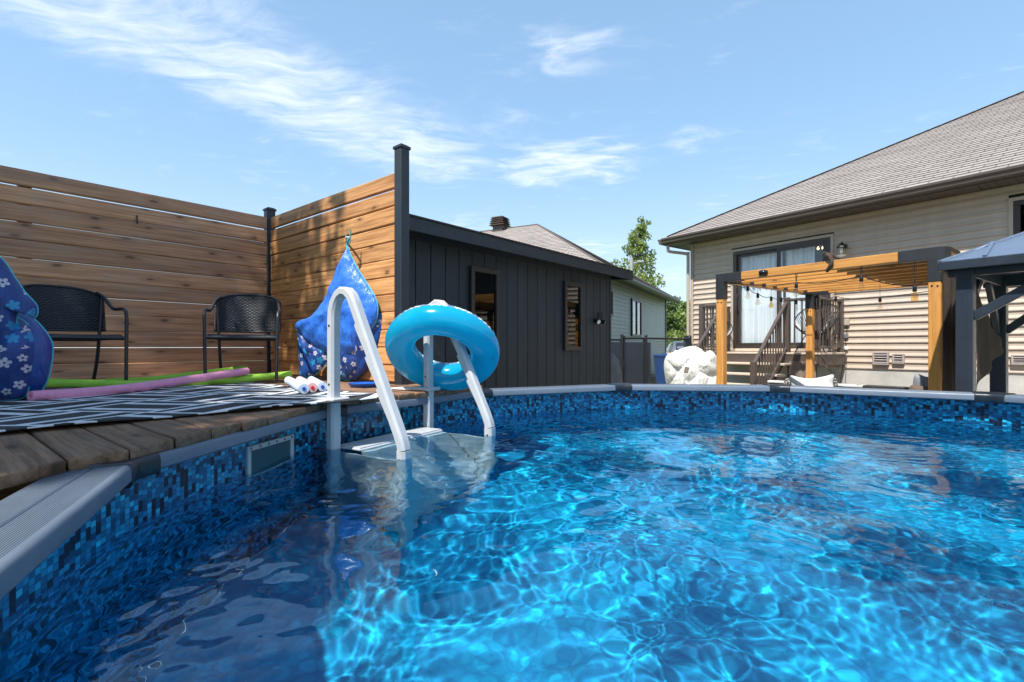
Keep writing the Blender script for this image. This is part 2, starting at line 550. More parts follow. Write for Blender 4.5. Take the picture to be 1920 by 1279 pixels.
# ================================================================== ground
PC = Vector((1.44, 1.96, 0.0))      # pool centre
NP, RIN = 12, 2.60                  # twelve sides, circumradius of the rail's inner edge
PH0 = 3.3135
RAIL_Z, DECK_Z, WATER_Z, FLOOR_Z = 0.665, 0.70, 0.440, -0.655
APO = RIN * math.cos(math.pi / NP)
WALL_R = 2.655
GZ = -0.50
def ground_z(x, y):
    r = math.hypot(x, y - 1)
    t = min(1, max(0, (r - 9.5) / 6.0)); t = t * t * (3 - 2 * t)
    return GZ + t * 0.33

def grass_mat():
    m, t, b = newmat('lawn')
    o = t.coord('Object')
    n1 = t.noise(o, 1.1, 5, .6); n2 = t.noise(o, 45, 3, .6)
    c = t.mix(t.smooth(n1, .35, .65), (.055, .10, .018), (.12, .17, .035))
    c = t.mix(t.smooth(n2, .4, .8, 0, .5), c, (.17, .17, .06))
    t.put(b.inputs['Base Color'], c); b.inputs['Roughness'].default_value = .8
    t.put(b.inputs['Normal'], t.bump(n2, .8, .03))
    return m
MAT['grass'] = grass_mat()
gv, gf = [], []
radii = [2.78, 3.2, 4, 5, 6, 7.5, 9, 10.5, 12, 13.5, 15, 17, 20, 26, 40, 80, 200, 600]
NS = 64
for r in radii:
    for k in range(NS):
        a = 2 * math.pi * k / NS
        x, y = PC.x + r * math.cos(a), PC.y + r * math.sin(a)
        gv.append((x, y, ground_z(x, y)))
for i in range(len(radii) - 1):
    for k in range(NS):
        k2 = (k + 1) % NS
        gf.append((i * NS + k, (i + 1) * NS + k, (i + 1) * NS + k2, i * NS + k2))
g = fast('ground', gv, gf, MAT['grass'], smooth=True)
g['kind'] = 'structure'

# ================================================================== pool
def rail_mat():
    m, t, b = newmat('grey resin rail')
    o = t.coord('Object')
    y = t.sep(o)[1]
    g = t.math('SINE', t.math('MULTIPLY', y, 2 * math.pi / 0.0052))
    n = t.noise(t.mapping(o, scale=(1.5, 8, 8)), 2.5, 5, .65)
    dirt = t.noise(o, 5.5, 5, .65)
    c = t.mix(t.smooth(n, .3, .75), (.10, .132, .175), (.13, .162, .208))
    c = t.mix(t.smooth(dirt, .55, .8, 0, .4), c, (.13, .13, .13))
    t.put(b.inputs['Base Color'], c)
    t.put(b.inputs['Roughness'], t.remap(dirt, .3, .7, .34, .55))
    sm = t.math('MULTIPLY', g, t.smooth(y, .016, .022))
    t.put(b.inputs['Normal'], t.bump(sm, .8, .0022))
    return m
MAT['rail'] = rail_mat()
MAT['railcap'] = plain('slate resin cap', (.013, .017, .024), .36, var=.1)

def mosaic_mat():
    m, t, b = newmat('mosaic print liner')
    u, v, _ = t.sep(t.coord('UV'))
    cu = t.math('DIVIDE', u, .0235)
    ci = t.math('FLOOR', cu); fu = t.math('FRACT', cu)
    w1 = t.new('ShaderNodeTexWhiteNoise', noise_dimensions='1D'); t.put(w1.inputs['W'], ci)
    cv = t.math('ADD', t.math('DIVIDE', v, .0175), t.math('MULTIPLY', w1.outputs['Value'], 3.0))
    ri = t.math('FLOOR', cv); fv = t.math('FRACT', cv)
    def wn(x, y):
        n = t.new('ShaderNodeTexWhiteNoise', noise_dimensions='2D')
        t.put(n.inputs['Vector'], t.comb(x, y, 0.0)); return n.outputs['Value']
    r1 = wn(ci, ri)
    r2 = wn(t.math('ADD', ci, 53.0), t.math('FLOOR', t.math('MULTIPLY', cv, .5)))   # tall pieces
    ramp = t.new('ShaderNodeValToRGB')
    cr = ramp.color_ramp; cr.interpolation = 'CONSTANT'
    cols = [(0, (.003, .060, .145)), (.18, (.003, .115, .255)), (.40, (.005, .185, .37)), (.62, (.008, .26, .48)), (.80, (.012, .35, .59)), (.93, (.022, .45, .68))]
    cr.elements[0].color = (*cols[0][1], 1); cr.elements[0].position = 0
    cr.elements[1].color = (*cols[1][1], 1); cr.elements[1].position = cols[1][0]
    for p, c in cols[2:]:
        e = cr.elements.new(p); e.color = (*c, 1)
    t.put(ramp.inputs[0], r1)
    c = t.mix(t.math('GREATER_THAN', r2, .83), ramp.outputs[0], (.004, .011, .032))
    tall = t.math('GREATER_THAN', r2, .83)
    eu = t.math('MINIMUM', fu, t.math('SUBTRACT', 1.0, fu))
    ev = t.math('MINIMUM', fv, t.math('SUBTRACT', 1.0, fv))
    ev = t.math('MAXIMUM', ev, t.math('MULTIPLY', tall, .5))
    grout = t.math('MAXIMUM', t.smooth(eu, .03, .08, 1, 0), t.smooth(ev, .04, .11, 1, 0))
    c = t.mix(t.math('MULTIPLY', grout, .75), c, (.010, .045, .10))
    t.put(b.inputs['Base Color'], c)
    b.inputs['Roughness'].default_value = .32
    return m
MAT['mosaic'] = mosaic_mat()
def floor_mat():
    m, t, b = newmat('pebble print liner floor')
    o = t.coord('Object')
    vd = t.voro(o, 17.0); vc = t.voro(o, 17.0, out='Color')
    v2 = t.voro(o, 41.0, out='Color')
    r = t.sep(vc)[0]; r2 = t.sep(v2)[1]
    c = t.mix(r, (.002, .23, .43), (.006, .47, .72))
    c = t.mix(t.math('MULTIPLY', r2, .55), c, (.002, .14, .33))
    c = t.mix(t.smooth(vd, .35, .6, 0, .5), c, (.002, .115, .29))
    t.put(b.inputs['Base Color'], c); b.inputs['Roughness'].default_value = .5
    return m
MAT['poolfloor'] = floor_mat()
MAT['poolouter'] = plain('grey steel pool wall', (.23, .23, .23), .5, var=.1)

pool = thing('swimming_pool', 'round above ground pool with grey rail and blue mosaic liner', 'swimming pool', (PC.x, PC.y, FLOOR_Z))
def cyl(name, R, z0, z1, inward, mat, uv=True, n=144):
    V, F, UV = [], [], []
    for k in range(n + 1):
        a = 2 * math.pi * k / n
        for z in (z0, z1):
            V.append((PC.x + R * math.cos(a), PC.y + R * math.sin(a), z)); UV.append((R * a, z))
    for k in range(n):
        q = (2 * k, 2 * k + 2, 2 * k + 3, 2 * k + 1)
        F.append(q[::-1] if inward else q)
    me = bpy.data.meshes.new(name); me.from_pydata(V, [], F); me.materials.append(mat)
    ul = me.uv_layers.new(name='UVMap')
    for p in me.polygons:
        p.use_smooth = True
        for li in p.loop_indices:
            ul.data[li].uv = UV[me.loops[li].vertex_index]
    return obj(name, me, pool)
lw = cyl('liner_wall', WALL_R, FLOOR_Z, RAIL_Z - .05, True, MAT['mosaic'])
lw.cycles.is_caustics_receiver = True
cyl('outer_wall', WALL_R + .035, GZ - .2, RAIL_Z - .05, False, MAT['poolouter'])
fl = MB()
n = 96
fl.v.append((PC.x, PC.y, FLOOR_Z))
for k in range(n):
    a = 2 * math.pi * k / n; fl.v.append((PC.x + WALL_R * math.cos(a), PC.y + WALL_R * math.sin(a), FLOOR_Z))
for k in range(n): fl.f.append((0, 1 + k, 1 + (k + 1) % n)); fl.m.append(0)
fo = fl.build('liner_floor', MAT['poolfloor'], pool)
fo.cycles.is_caustics_receiver = True

PROF = [(.006, -.052), (0, -.045), (0, -.014), (.0035, -.006), (.010, -.001), (.018, 0), (.086, 0), (.0885, -.004), (.0945, -.004), (.097, 0),
        (.170, 0), (.178, -.004), (.182, -.012), (.182, -.045), (.176, -.052)]
tn15 = math.tan(math.pi / NP)
CAPH = .045
seg = MB()
rings = []
for sgn in (-1, 1):
    rings.append([Vector((sgn * ((APO + o) * tn15 - CAPH), o, z)) for o, z in PROF])
seg.loft(rings[::-1])
seg_me = seg.mesh('top_rail', MAT['rail'], 40)
CPROF = [(0, -.060), (-.005, -.054), (-.006, -.016), (-.004, -.004), (.004, .003), (.05, .006), (.10, .010), (.15, .009), (.182, .004), (.187, -.006), (.187, -.052), (.180, -.060)]
cp_ = MB(); a15 = math.pi / NP; rings = []
for st in (-.082, -.077, -.03, 0, .03, .077, .082):
    sg = -1 if st < 0 else 1
    ins = .006 if abs(st) > .08 else 0.0
    dv = Vector((math.cos(a15) * sg, -math.sin(a15), 0)); nv = Vector((math.sin(a15) * sg, math.cos(a15), 0))
    r = []
    for o, z in CPROF:
        o2 = .091 + (o - .091) * (1 - ins * 6); z2 = z - ins
        if st == 0: p = Vector((0, o2 / math.cos(a15), 0))
        else: p = dv * abs(st) + nv * o2
        r.append(Vector((p.x, p.y, z2)))
    rings.append(r)
cp_.loft(rings[::-1])
cap_me = cp_.mesh('rail_cap', MAT['railcap'], 40)
up_me = MB().bx(-.055, .055, .10, .15, GZ - .05 - RAIL_Z, -.05, .01).mesh('upright', MAT['railcap'])
def pool_dir(a): return Vector((math.cos(a), math.sin(a), 0))
for k in range(NP):
    a = PH0 - k * 2 * math.pi / NP
    R = RZ(a - math.pi / 2)
    obj('rail_cap', cap_me, pool, T(PC + pool_dir(a) * RIN + Vector((0, 0, RAIL_Z))) @ R)
    obj('upright', up_me, pool, T(PC + pool_dir(a) * RIN + Vector((0, 0, RAIL_Z))) @ R)
    am = a - math.pi / NP
    obj('top_rail', seg_me, pool, T(PC + pool_dir(am) * APO + Vector((0, 0, RAIL_Z))) @ RZ(am - math.pi / 2))

# skimmer face plate let into the liner
ska = math.atan2(2.43 - PC.y, -1.157 - PC.x)
SK = T(PC + pool_dir(ska) * (WALL_R - .012) + Vector((0, 0, .455))) @ RZ(ska - math.pi / 2)     # x along the wall, -y into the pool
sk = MB()
W2, H2, B = .172, .10, .024
for (x0, x1, z0, z1) in ((-W2, W2, H2 - B, H2), (-W2, W2, -H2, -H2 + B), (-W2, -W2 + B, -H2 + B, H2 - B), (W2 - B, W2, -H2 + B, H2 - B)):
    sk.bx(x0, x1, -.008, .016, z0, z1, .003)
MAT['skimmer'] = plain('grey white skimmer plate', (.42, .45, .46), .45, var=.08)
skf = sk.build('skimmer_plate', MAT['skimmer'], pool, SK)
MB().bx(-W2 + B, W2 - B, .002, .010, -H2 + B, H2 - B).build('skimmer_flap', plain('teal skimmer flap', (.015, .075, .10), .4), skf, SK)
scr = MB().lathe([(0, 0), (.006, 0), (.006, .003), (0, .004)], 8, RX(math.pi / 2)).mesh('screw', plain('steel screw', (.25, .22, .20), .4, .8))
for i in range(6):
    for z in (H2 - B / 2, -H2 + B / 2):
        obj('screw', scr, skf, SK @ T(-W2 + .02 + i * (2 * W2 - .04) / 5, -.009, z))

# ================================================================== water
def water():
    h = .0075
    xs = np.arange(PC.x - WALL_R - .02, PC.x + WALL_R + .02, h); ys = np.arange(PC.y - WALL_R - .02, PC.y + WALL_R + .02, h)
    X, Y = np.meshgrid(xs, ys)
    Z = np.zeros_like(X)
    rng = np.random.default_rng(5)
    def fbm(scale, seed, amp=1.0):
        r2 = np.random.default_rng(seed); out = np.zeros_like(X)
        for _ in range(14):
            a = r2.uniform(0, 2 * np.pi); k = 2 * np.pi / (scale * r2.uniform(.7, 1.6))
            out += np.sin(k * (X * np.cos(a) + Y * np.sin(a)) + r2.uniform(0, 6.28))
        return amp * out / math.sqrt(14)
    wx, wy = fbm(1.1, 1, .05), fbm(1.1, 2, .05)
    wx += fbm(.45, 8, .014); wy += fbm(.45, 9, .014)
    Xw, Yw = X + wx, Y + wy
    mod = .62 + .38 * np.tanh(fbm(1.3, 3, .9))
    mod2 = .5 + .5 * np.tanh(fbm(.9, 4, 1.2))
    for i in range(40):
        lam = .13 * (9.0 ** rng.uniform(0, 1)); a = rng.normal(1.0, 1.1); k = 2 * np.pi / lam
        slope = .0110 * (lam / .4) ** .22
        amp = slope / k
        m = mod if lam > .22 else mod2
        Z += m * amp * np.sin(k * (Xw * np.cos(a) + Yw * np.sin(a)) + rng.uniform(0, 6.28))
    for i in range(44):
        lam = rng.uniform(.034, .115); a = rng.normal(1.0, 1.3); k = 2 * np.pi / lam
        Z += mod2 * (.0088 / k) * np.sin(k * (Xw * np.cos(a) + Yw * np.sin(a)) + rng.uniform(0, 6.28))
    # ring waves leaving the ladder
    D = np.hypot(X + .30, Y - 2.85)
    Z += .0016 * np.exp(-D / 1.1) * np.sin(2 * np.pi * D / .17) * np.clip(D / .3, 0, 1)
    D2 = np.hypot(X - 2.7, Y - 3.7)
    Z += .0009 * np.exp(-D2 / 1.3) * np.sin(2 * np.pi * D2 / .13)
    inside = np.hypot(X - PC.x, Y - PC.y) < WALL_R + .010
    ny, nx = X.shape
    q = inside[:-1, :-1] & inside[1:, :-1] & inside[:-1, 1:] & inside[1:, 1:]
    idx = np.arange(nx * ny).reshape(ny, nx)
    F = np.stack([idx[:-1, :-1][q], idx[:-1, 1:][q], idx[1:, 1:][q], idx[1:, :-1][q]], -1)
    used = np.unique(F); re = np.full(nx * ny, -1); re[used] = np.arange(len(used))
    V = np.stack([X.ravel(), Y.ravel(), Z.ravel() + WATER_Z], -1)[used]
    m, t, b = newmat('pool water')
    t.n.remove(b)
    rf_ = t.new('ShaderNodeBsdfRefraction'); t.put(rf_.inputs['Color'], (.82, .975, 1.0)); rf_.inputs['Roughness'].default_value = 0.0; rf_.inputs['IOR'].default_value = 1.333
    gl_ = t.new('ShaderNodeBsdfGlossy'); t.put(gl_.inputs['Color'], (.62, .84, 1.0)); gl_.inputs['Roughness'].default_value = 0.0
    fr_ = t.new('ShaderNodeFresnel'); fr_.inputs[0].default_value = 1.333
    mx_ = t.new('ShaderNodeMixShader')
    t.l.new(fr_.outputs[0], mx_.inputs[0]); t.l.new(rf_.outputs[0], mx_.inputs[1]); t.l.new(gl_.outputs[0], mx_.inputs[2])
    t.l.new(mx_.outputs[0], t.n['Material Output'].inputs[0])
    o = fast('water', V, re[F], m, smooth=True)
    o['kind'] = 'structure'
    o.cycles.is_caustics_caster = True
    return o
water()

# ================================================================== deck
MF = RZ(rad(50))                    # deck frame: x along the back fence, y towards it
def FW(a, b, z): return MF @ Vector((a, b, z))
PCF = MF.inverted() @ PC
def bend(a):
    # end of the boards: along the inner edge of the rail, standing back at the near end
    set_back = float(np.interp(a, (.0, .13, .28, .43), (.30, .216, .127, .004)))
    nrm = [Vector((math.cos(PH0 - (k + .5) * math.pi / 6), math.sin(PH0 - (k + .5) * math.pi / 6), 0)) for k in range(12)]
    lo, hi = PCF.y, PCF.y + 4.0
    for _ in range(40):
        m_ = (lo + hi) / 2
        if max((FW(a, m_, 0) - PC).dot(n_) for n_ in nrm) - APO > set_back: hi = m_
        else: lo = m_
    return hi
deck = thing('deck', 'raised wooden deck with weathered boards beside the pool', 'deck', FW(1.2, 3.6, GZ), kind='structure')
PITCH = .1455
def slab(poly, z0, z1, ch):
    """prism with softened top edges; poly counter-clockwise (x, y)"""
    cx = sum(p[0] for p in poly) / len(poly); cy = sum(p[1] for p in poly) / len(poly)
    def inset(dl):
        n = len(poly); out = []
        for i in range(n):
            a, b_, c = Vector(poly[i - 1]), Vector(poly[i]), Vector(poly[(i + 1) % n])
            e1, e2 = (b_ - a).normalized(), (c - b_).normalized()
            n1, n2 = Vector((-e1.y, e1.x)), Vector((-e2.y, e2.x))
            bis = (n1 + n2); bis = bis / max(.3, bis.length_squared) * 2
            out.append(b_ + bis * dl)
        return out
    mb = MB()
    mb.loft([[Vector((*p, z0)) for p in inset(ch * .7)], [Vector((*p, z0 + ch)) for p in inset(0)], [Vector((*p, z1 - ch)) for p in inset(0)],
             [Vector((*p, z1 - ch * .3)) for p in inset(ch * .35)], [Vector((*p, z1)) for p in inset(ch)]])
    return mb
a = -1.62
i = 0
while a < 2.80:
    rj = random.uniform(-.008, .016)
    back = 5.80 if a < 2.62 else 3.86
    sb = 0.0
    e0, e1_ = bend(a + .003) + rj + sb, bend(a + .1425) + rj + sb
    if a < -.1: e0 = e1_ = 1.45 + rj
    st = min(e0, e1_)
    wj = random.uniform(.137, .141)
    mb = slab([(e0 - st, wj / 2), (e1_ - st, -wj / 2), (back - st, -wj / 2), (back - st, wj / 2)], -.038, random.uniform(-.0015, .0015), .007)
    # local X runs along the board towards the fence, local Y points back along -x of the deck frame
    Mb = MF @ frame(Vector((a + .0715, st, DECK_Z)), Vector((0, 1, 0)), Vector((-1, 0, 0)), Vector((0, 0, 1)))
    mb.build('deck_board', MAT['deckwood'], deck, Mb, smooth=50)
    a += PITCH; i += 1
for b in (1.75, 2.15, 2.55, 2.95, 3.35, 3.8, 4.3, 4.8, 5.3, 5.74):
    q = 2.80 ** 2 - (b - PCF.y) ** 2
    a1 = PCF.x - math.sqrt(q) if q > 0 else (2.78 if b < 3.85 else 2.6)
    if a1 - .02 < -1.6: continue
    mb = MB().bx(0, a1 + 1.6, -.019, .019, -.18, 0, .003)
    mb.build('joist', MAT['deckwood'], deck, MF @ T(-1.6, b, DECK_Z - .0395))
for (pa, pb) in ((-1.5, 1.85), (-1.5, 3.6), (-1.5, 5.6), (-.25, 2.0), (-.2, 3.6), (1.2, 3.62), (1.2, 5.6), (2.5, 5.6), (2.5, 3.7), (-.2, 5.6)):
    MB().bx(-.045, .045, -.045, .045, 0, DECK_Z - .225 - GZ + .1, .005).build('deck_post', MAT['deckwood'], deck, MF @ T(pa, pb + .068, GZ - .1))

# ================================================================== privacy fences
def fence(label, P0, P1, group, posts, seed, mat=None):
    """boards from P0 to P1 (deck frame a, b)"""
    rnd = random.Random(seed)
    A, Bp = FW(*P0, DECK_Z), FW(*P1, DECK_Z)
    root = thing('privacy_fence', label, 'fence', A, group)
    L = (Bp - A).length
    F = axis_frame(A, Bp)
    z = 0.015
    ph = .1455
    for k in range(12):
        hgt = (.1435 if k < 8 else .1385 if k < 10 else (.134 if mat else .129)) - (.003 if rnd.random() < .2 else 0)
        wv = rnd.uniform(-.0025, .0025)
        mb = MB()
        n = 8; rings = []
        hh = hgt / 2 + rnd.uniform(-.0012, .0015); ch = .005
        ch = .008
        sag = rnd.uniform(-.003, .003); bow = rnd.uniform(-.006, .006)
        for j in range(n + 1):
            x = L * j / n; t_ = j / n
            dz = sag * math.sin(math.pi * t_) + wv * (t_ - .5)
            dy = bow * math.sin(math.pi * t_)
            sec = [(-.019, -hh + ch), (-.019 + ch, -hh), (.019 - ch, -hh), (.019, -hh + ch), (.019, hh - ch), (.019 - ch, hh), (-.019 + ch, hh), (-.019, hh - ch)]
            rings.append([Vector((x, y + dy, zz + dz)) for y, zz in sec])
        mb.loft(rings)
        mb.build('board', mat or MAT['cedar'], root, F @ T(0, rnd.uniform(-.005, .005), z + hgt / 2 + k * ph), smooth=35)
    for (pa, pb, top, wdt) in posts:
        M = MF @ T(pa, pb, 0)
        MB().bx(-wdt / 2, wdt / 2, -wdt / 2, wdt / 2, GZ - .1, top - .03, .006).build('post', MAT['charcoal'], root, M)
        c = MB()
        c.bx(-wdt / 2 - .008, wdt / 2 + .008, -wdt / 2 - .008, wdt / 2 + .008, top - .034, top - .010, .003)
        c.loft([[Vector((sx * (wdt / 2 + .004), sy * (wdt / 2 + .004), top - .0105)) for sx, sy in ((-1, -1), (1, -1), (1, 1), (-1, 1))],
                [Vector((sx * .03, sy * .03, top + .004)) for sx, sy in ((-1, -1), (1, -1), (1, 1), (-1, 1))]])
        c.build('post_cap', MAT['charcoal'], root, M)
    return root
CA, CB = 2.57, 5.70
F1 = fence('long shaded cedar board fence behind the two wicker chairs', (-1.10, CB), (CA - .034, CB), 'cedar privacy fence panels', [(-1.16, CB + .05, 2.56, .09), (CA + .015, CB + .02, 2.565, .092), (.6, CB + .07, 2.40, .085)], 3, MAT['cedar_grey'])
fence('cedar fence panel running off the left edge of the picture', (-3.3, CB), (-1.13, CB), 'cedar privacy fence panels', [(-3.34, CB + .05, 2.56, .09)], 4, MAT['cedar_grey'])
fence('sunlit cedar board fence panel with a tall black end post', (CA, CB - .085), (CA, 3.385), 'cedar privacy fence panels', [(CA + .005, 3.335, 2.65, .090)], 5)
hook = MB()
hp = MF.inverted() @ onplane(256, 413, FW(0, CB - .02, 0), MF @ Vector((0, 1, 0)))
hk = smooth_path([(0, .012, .035), (0, -.006, .037), (0, -.008, 0), (0, -.012, -.03), (0, -.026, -.028), (0, -.028, -.012)], 4)
hook.tube(hk, .006, 6)
tag(hook.build('hook', MAT['black'], None, MF @ T(hp.x, CB - .028, hp.z), 60), 'small black hook hanging on the shaded back fence', 'hook')

# ================================================================== pool ladder
LP, RP = Vector((-.978, 2.765, 0)), Vector((-.58, 3.495, 0))
le = (RP - LP).normalized(); li = Vector((le.y, -le.x, 0))
LW = (RP - LP).length
ML = frame(LP, le, li, Vector((0, 0, 1)))           # x along the wall, y into the pool (left-handed, so mirrored faces are flipped below)
ML = frame(LP, li, -le, Vector((0, 0, 1)))          # x into the pool, y = -(along wall), z up
ladder = thing('pool_ladder', 'white resin pool ladder with two arched handrails', 'ladder', (LP + RP) / 2 + Vector((0, 0, -.6)))
def rect_sweep(mb, path, hw, tops, unders, ch=.012):
    """path (x, z) in the XZ plane, width 2*hw in y, offsets towards the outer and the inner side of the bend"""
    N = len(path); rings = []
    for i, (x, z) in enumerate(path):
        x0, z0 = path[max(i - 1, 0)]; x1, z1 = path[min(i + 1, N - 1)]
        t = Vector((x1 - x0, z1 - z0)).normalized(); nrm = Vector((-t.y, t.x))
        a, b = tops[i], -unders[i]
        sec = [(-hw, b + ch), (-hw + ch, b), (hw - ch, b), (hw, b + ch), (hw, a - ch), (hw - ch, a), (-hw + ch, a), (-hw, a - ch)]
        rings.append([Vector((x + nrm.x * q, y, z + nrm.y * q)) for y, q in sec])
    mb.loft(rings)
    return mb
arch = [(0, .72), (0, 1.16), (.004, 1.205), (.018, 1.25), (.042, 1.285), (.075, 1.304), (.108, 1.300), (.138, 1.275), (.160, 1.235)]
n0 = len(arch)
top = [.029] * n0; und = [.029] * n0
sx0, sz0, sx1, sz1 = .160, 1.235, .475, .555
steps = [(0.02, .029), (.15, .029), (.155, .040), (.19, .040), (.40, .029), (.405, .042), (.44, .042), (.64, .029), (.645, .042), (.68, .042), (.88, .030), (1.0, .030)]
for f_, u_ in steps:
    arch.append((sx0 + (sx1 - sx0) * f_, sz0 + (sz1 - sz0) * f_)); top.append(.029); und.append(u_)
arch += [(.492, .512), (.497, .485)]; top += [.029, .029]; und += [.030, .030]
hr = rect_sweep(MB(), arch, .0325, [q - .003 for q in top], [q - .003 for q in und])
hr_me = hr.mesh('handrail', MAT['resin_white'], 38)
lo_me = rect_sweep(MB(), [(.497, .4835), (.497, .0), (.497, FLOOR_Z + .002)], .035, [.029] * 3, [.029] * 3).mesh('lower_leg', MAT['resin_white'], 38)
up2_me = rect_sweep(MB(), [(0, FLOOR_Z + .3), (0, .3), (0, .7185)], .034, [.028] * 3, [.028] * 3).mesh('upright', MAT['resin_white'], 38)
col_me = MB().bx(-.115, .062, -.062, .062, DECK_Z + .004, DECK_Z + .028, .007).mesh('deck_flange', MAT['resin_white'])
plate_me = MB().bx(-.30, -.117, -.055, .055, DECK_Z + .003, DECK_Z + .014, .004).mesh('deck_plate', MAT['plasticwhite'])
scr2 = MB().lathe([(0, -.0005), (.006, -.0005), (.006, .002), (0, .003)], 8).mesh('screw', plain('dark screw', (.05, .05, .05), .4, .6))
for yy in (0, -LW):
    h_ = obj('handrail', hr_me, ladder, ML @ T(0, yy, 0))
    obj('lower_leg', lo_me, ladder, ML @ T(0, yy, 0))
    obj('upright', up2_me, ladder, ML @ T(0, yy, 0))
    obj('deck_flange', col_me, ladder, ML @ T(0, yy, 0))
    obj('deck_plate', plate_me, ladder, ML @ T(0, yy, 0))
    for z in (1.12, .80):
        obj('screw', scr2, h_, ML @ T(-.0, yy + .0333, z) @ RX(-math.pi / 2))
    obj('screw', scr2, h_, ML @ T(.5, yy + .0358, .44) @ RX(-math.pi / 2))
def tread(x0, x1, z, name='tread', mat=None):
    mb = MB(); k = int((x1 - x0) / .022)
    mb.bx(x0, x1, -LW + .042, -.042, z - .045, z - .006, .006)
    for j in range(k):
        xa = x0 + .006 + j * (x1 - x0 - .012) / k
        mb.bx(xa, xa + (x1 - x0) / k - .003, -LW + .05, -.05, z - .0065, z, .0015)
    return mb.build(name, mat or MAT['resin_white'], ladder, ML)
tread(-.03, .155, WATER_Z + .016, 'platform')
fp = MB()
fp.loft([[Vector((x_, y_, z_)) for x_, z_ in ((.157, WATER_Z - .03), (.185, WATER_Z - .035), (.46, FLOOR_Z + .02), (.43, FLOOR_Z + .02))] for y_ in (-LW + .045, -.045)])
fp.build('front_panel', MAT['resin_white'], ladder, ML)
for yy in (-.02, -LW + .02):
    MB().bx(.0, .47, yy - .008, yy + .008, FLOOR_Z + .02, .36, .004).build('side_panel', MAT['resin_white'], ladder, ML)
for o in list(WM):
    if o.parent == ladder: o.cycles.is_caustics_receiver = True

# ================================================================== swim ring
def vinyl(name, c, trans=.3, rough=.16, tr_c=None):
    m, t, b = newmat(name)
    o = t.coord('Object')
    n = t.noise(o, 7, 3)
    f = t.remap(n, .3, .7, .92, 1.08)
    t.put(b.inputs['Base Color'], t.vmath('MULTIPLY', c, t.comb(f, f, f)))
    b.inputs['Roughness'].default_value = rough
    b.inputs['Coat Weight'].default_value = .3; b.inputs['Coat Roughness'].default_value = .06
    ts = t.new('ShaderNodeBsdfTranslucent'); t.put(ts.inputs[0], tr_c or c)
    mx = t.new('ShaderNodeMixShader'); mx.inputs[0].default_value = trans
    t.l.new(b.outputs[0], mx.inputs[1]); t.l.new(ts.outputs[0], mx.inputs[2])
    t.l.new(mx.outputs[0], t.n['Material Output'].inputs[0])
    return m
RC = Vector((-.475, 3.45, .985))
vv = Vector((-.13, .99, 0)).normalized()
upv = Vector((.19, .02, .98)).normalized()
nr = (vv * .66 + upv * .75).normalized()
xr = Vector((1, 0, 0)); xr = (xr - nr * xr.dot(nr)).normalized()
MR = frame(RC, xr, nr.cross(xr), nr)
ring = thing('swim_ring', 'turquoise inflatable swim ring hung over the far ladder handrail', 'swim ring', RC)
RM, RT = .290, .101
def torus_patch(th0, th1, nth, nph=192, seam=True):
    mb = MB(); rings_ = []
    for i in range(nph):
        ph = 2 * math.pi * i / nph
        r_ = []
        for j in range(nth + 1):
            th = th0 + (th1 - th0) * j / nth
            wv = 0
            for ts_ in (rad(24), rad(156)):
                dlt = (th - ts_ + math.pi) % (2 * math.pi) - math.pi
                amp = math.exp(-(dlt / .30) ** 2)
                wv += amp * (.030 * math.sin(ph * 57 + 1.3 * math.sin(ph * 5)) + .022 * math.sin(ph * 91) - .035 * math.exp(-(dlt / .05) ** 2))
            rt = RT * (1 + wv + .012 * math.sin(3 * ph + 1) * math.cos(th))
            r_.append(Vector(((RM + rt * math.cos(th)) * math.cos(ph), (RM + rt * math.cos(th)) * math.sin(ph), rt * 1.0 * math.sin(th))))
        rings_.append(r_)
    rings_.append(rings_[0])
    mb.loft(rings_, closed=False, caps=False)
    return mb
# lower body (outer seam at 35 deg, inner seam at 145 deg)
MAT['vinyl_blue'] = vinyl('turquoise vinyl', (.008, .47, .73), .48, .16, (.02, .66, .90))
low = torus_patch(rad(156), rad(384), 30)
low.f = [f[::-1] for f in low.f]
low.build('lower_skin', MAT['vinyl_blue'], ring, MR, smooth=60)
def ringtop_mat():
    m = vinyl('pale printed vinyl', (.55, .62, .68), .15, .2)
    t = NT(m.node_tree); b = t.n['Principled BSDF']
    o = t.coord('Object'); x, y, z = t.sep(o)
    ph = t.math('ARCTAN2', y, x)
    rr = t.math('SQRT', t.math('ADD', t.math('MULTIPLY', x, x), t.math('MULTIPLY', y, y)))
    saw = t.math('PINGPONG', t.math('MULTIPLY', ph, 14 / (2 * math.pi)), .5)
    edge = t.remap(rr, RM - .1, RM + .1, .42, .12)
    wedge = t.math('LESS_THAN', saw, edge)
    c = t.mix(t.math('MULTIPLY', wedge, .85), (.58, .65, .71), (.09, .17, .27))
    t.put(b.inputs['Base Color'], c)
    return m
topp = torus_patch(rad(24), rad(156), 18)
topp.f = [f[::-1] for f in topp.f]
topp.build('printed_top', ringtop_mat(), ring, MR, smooth=60)
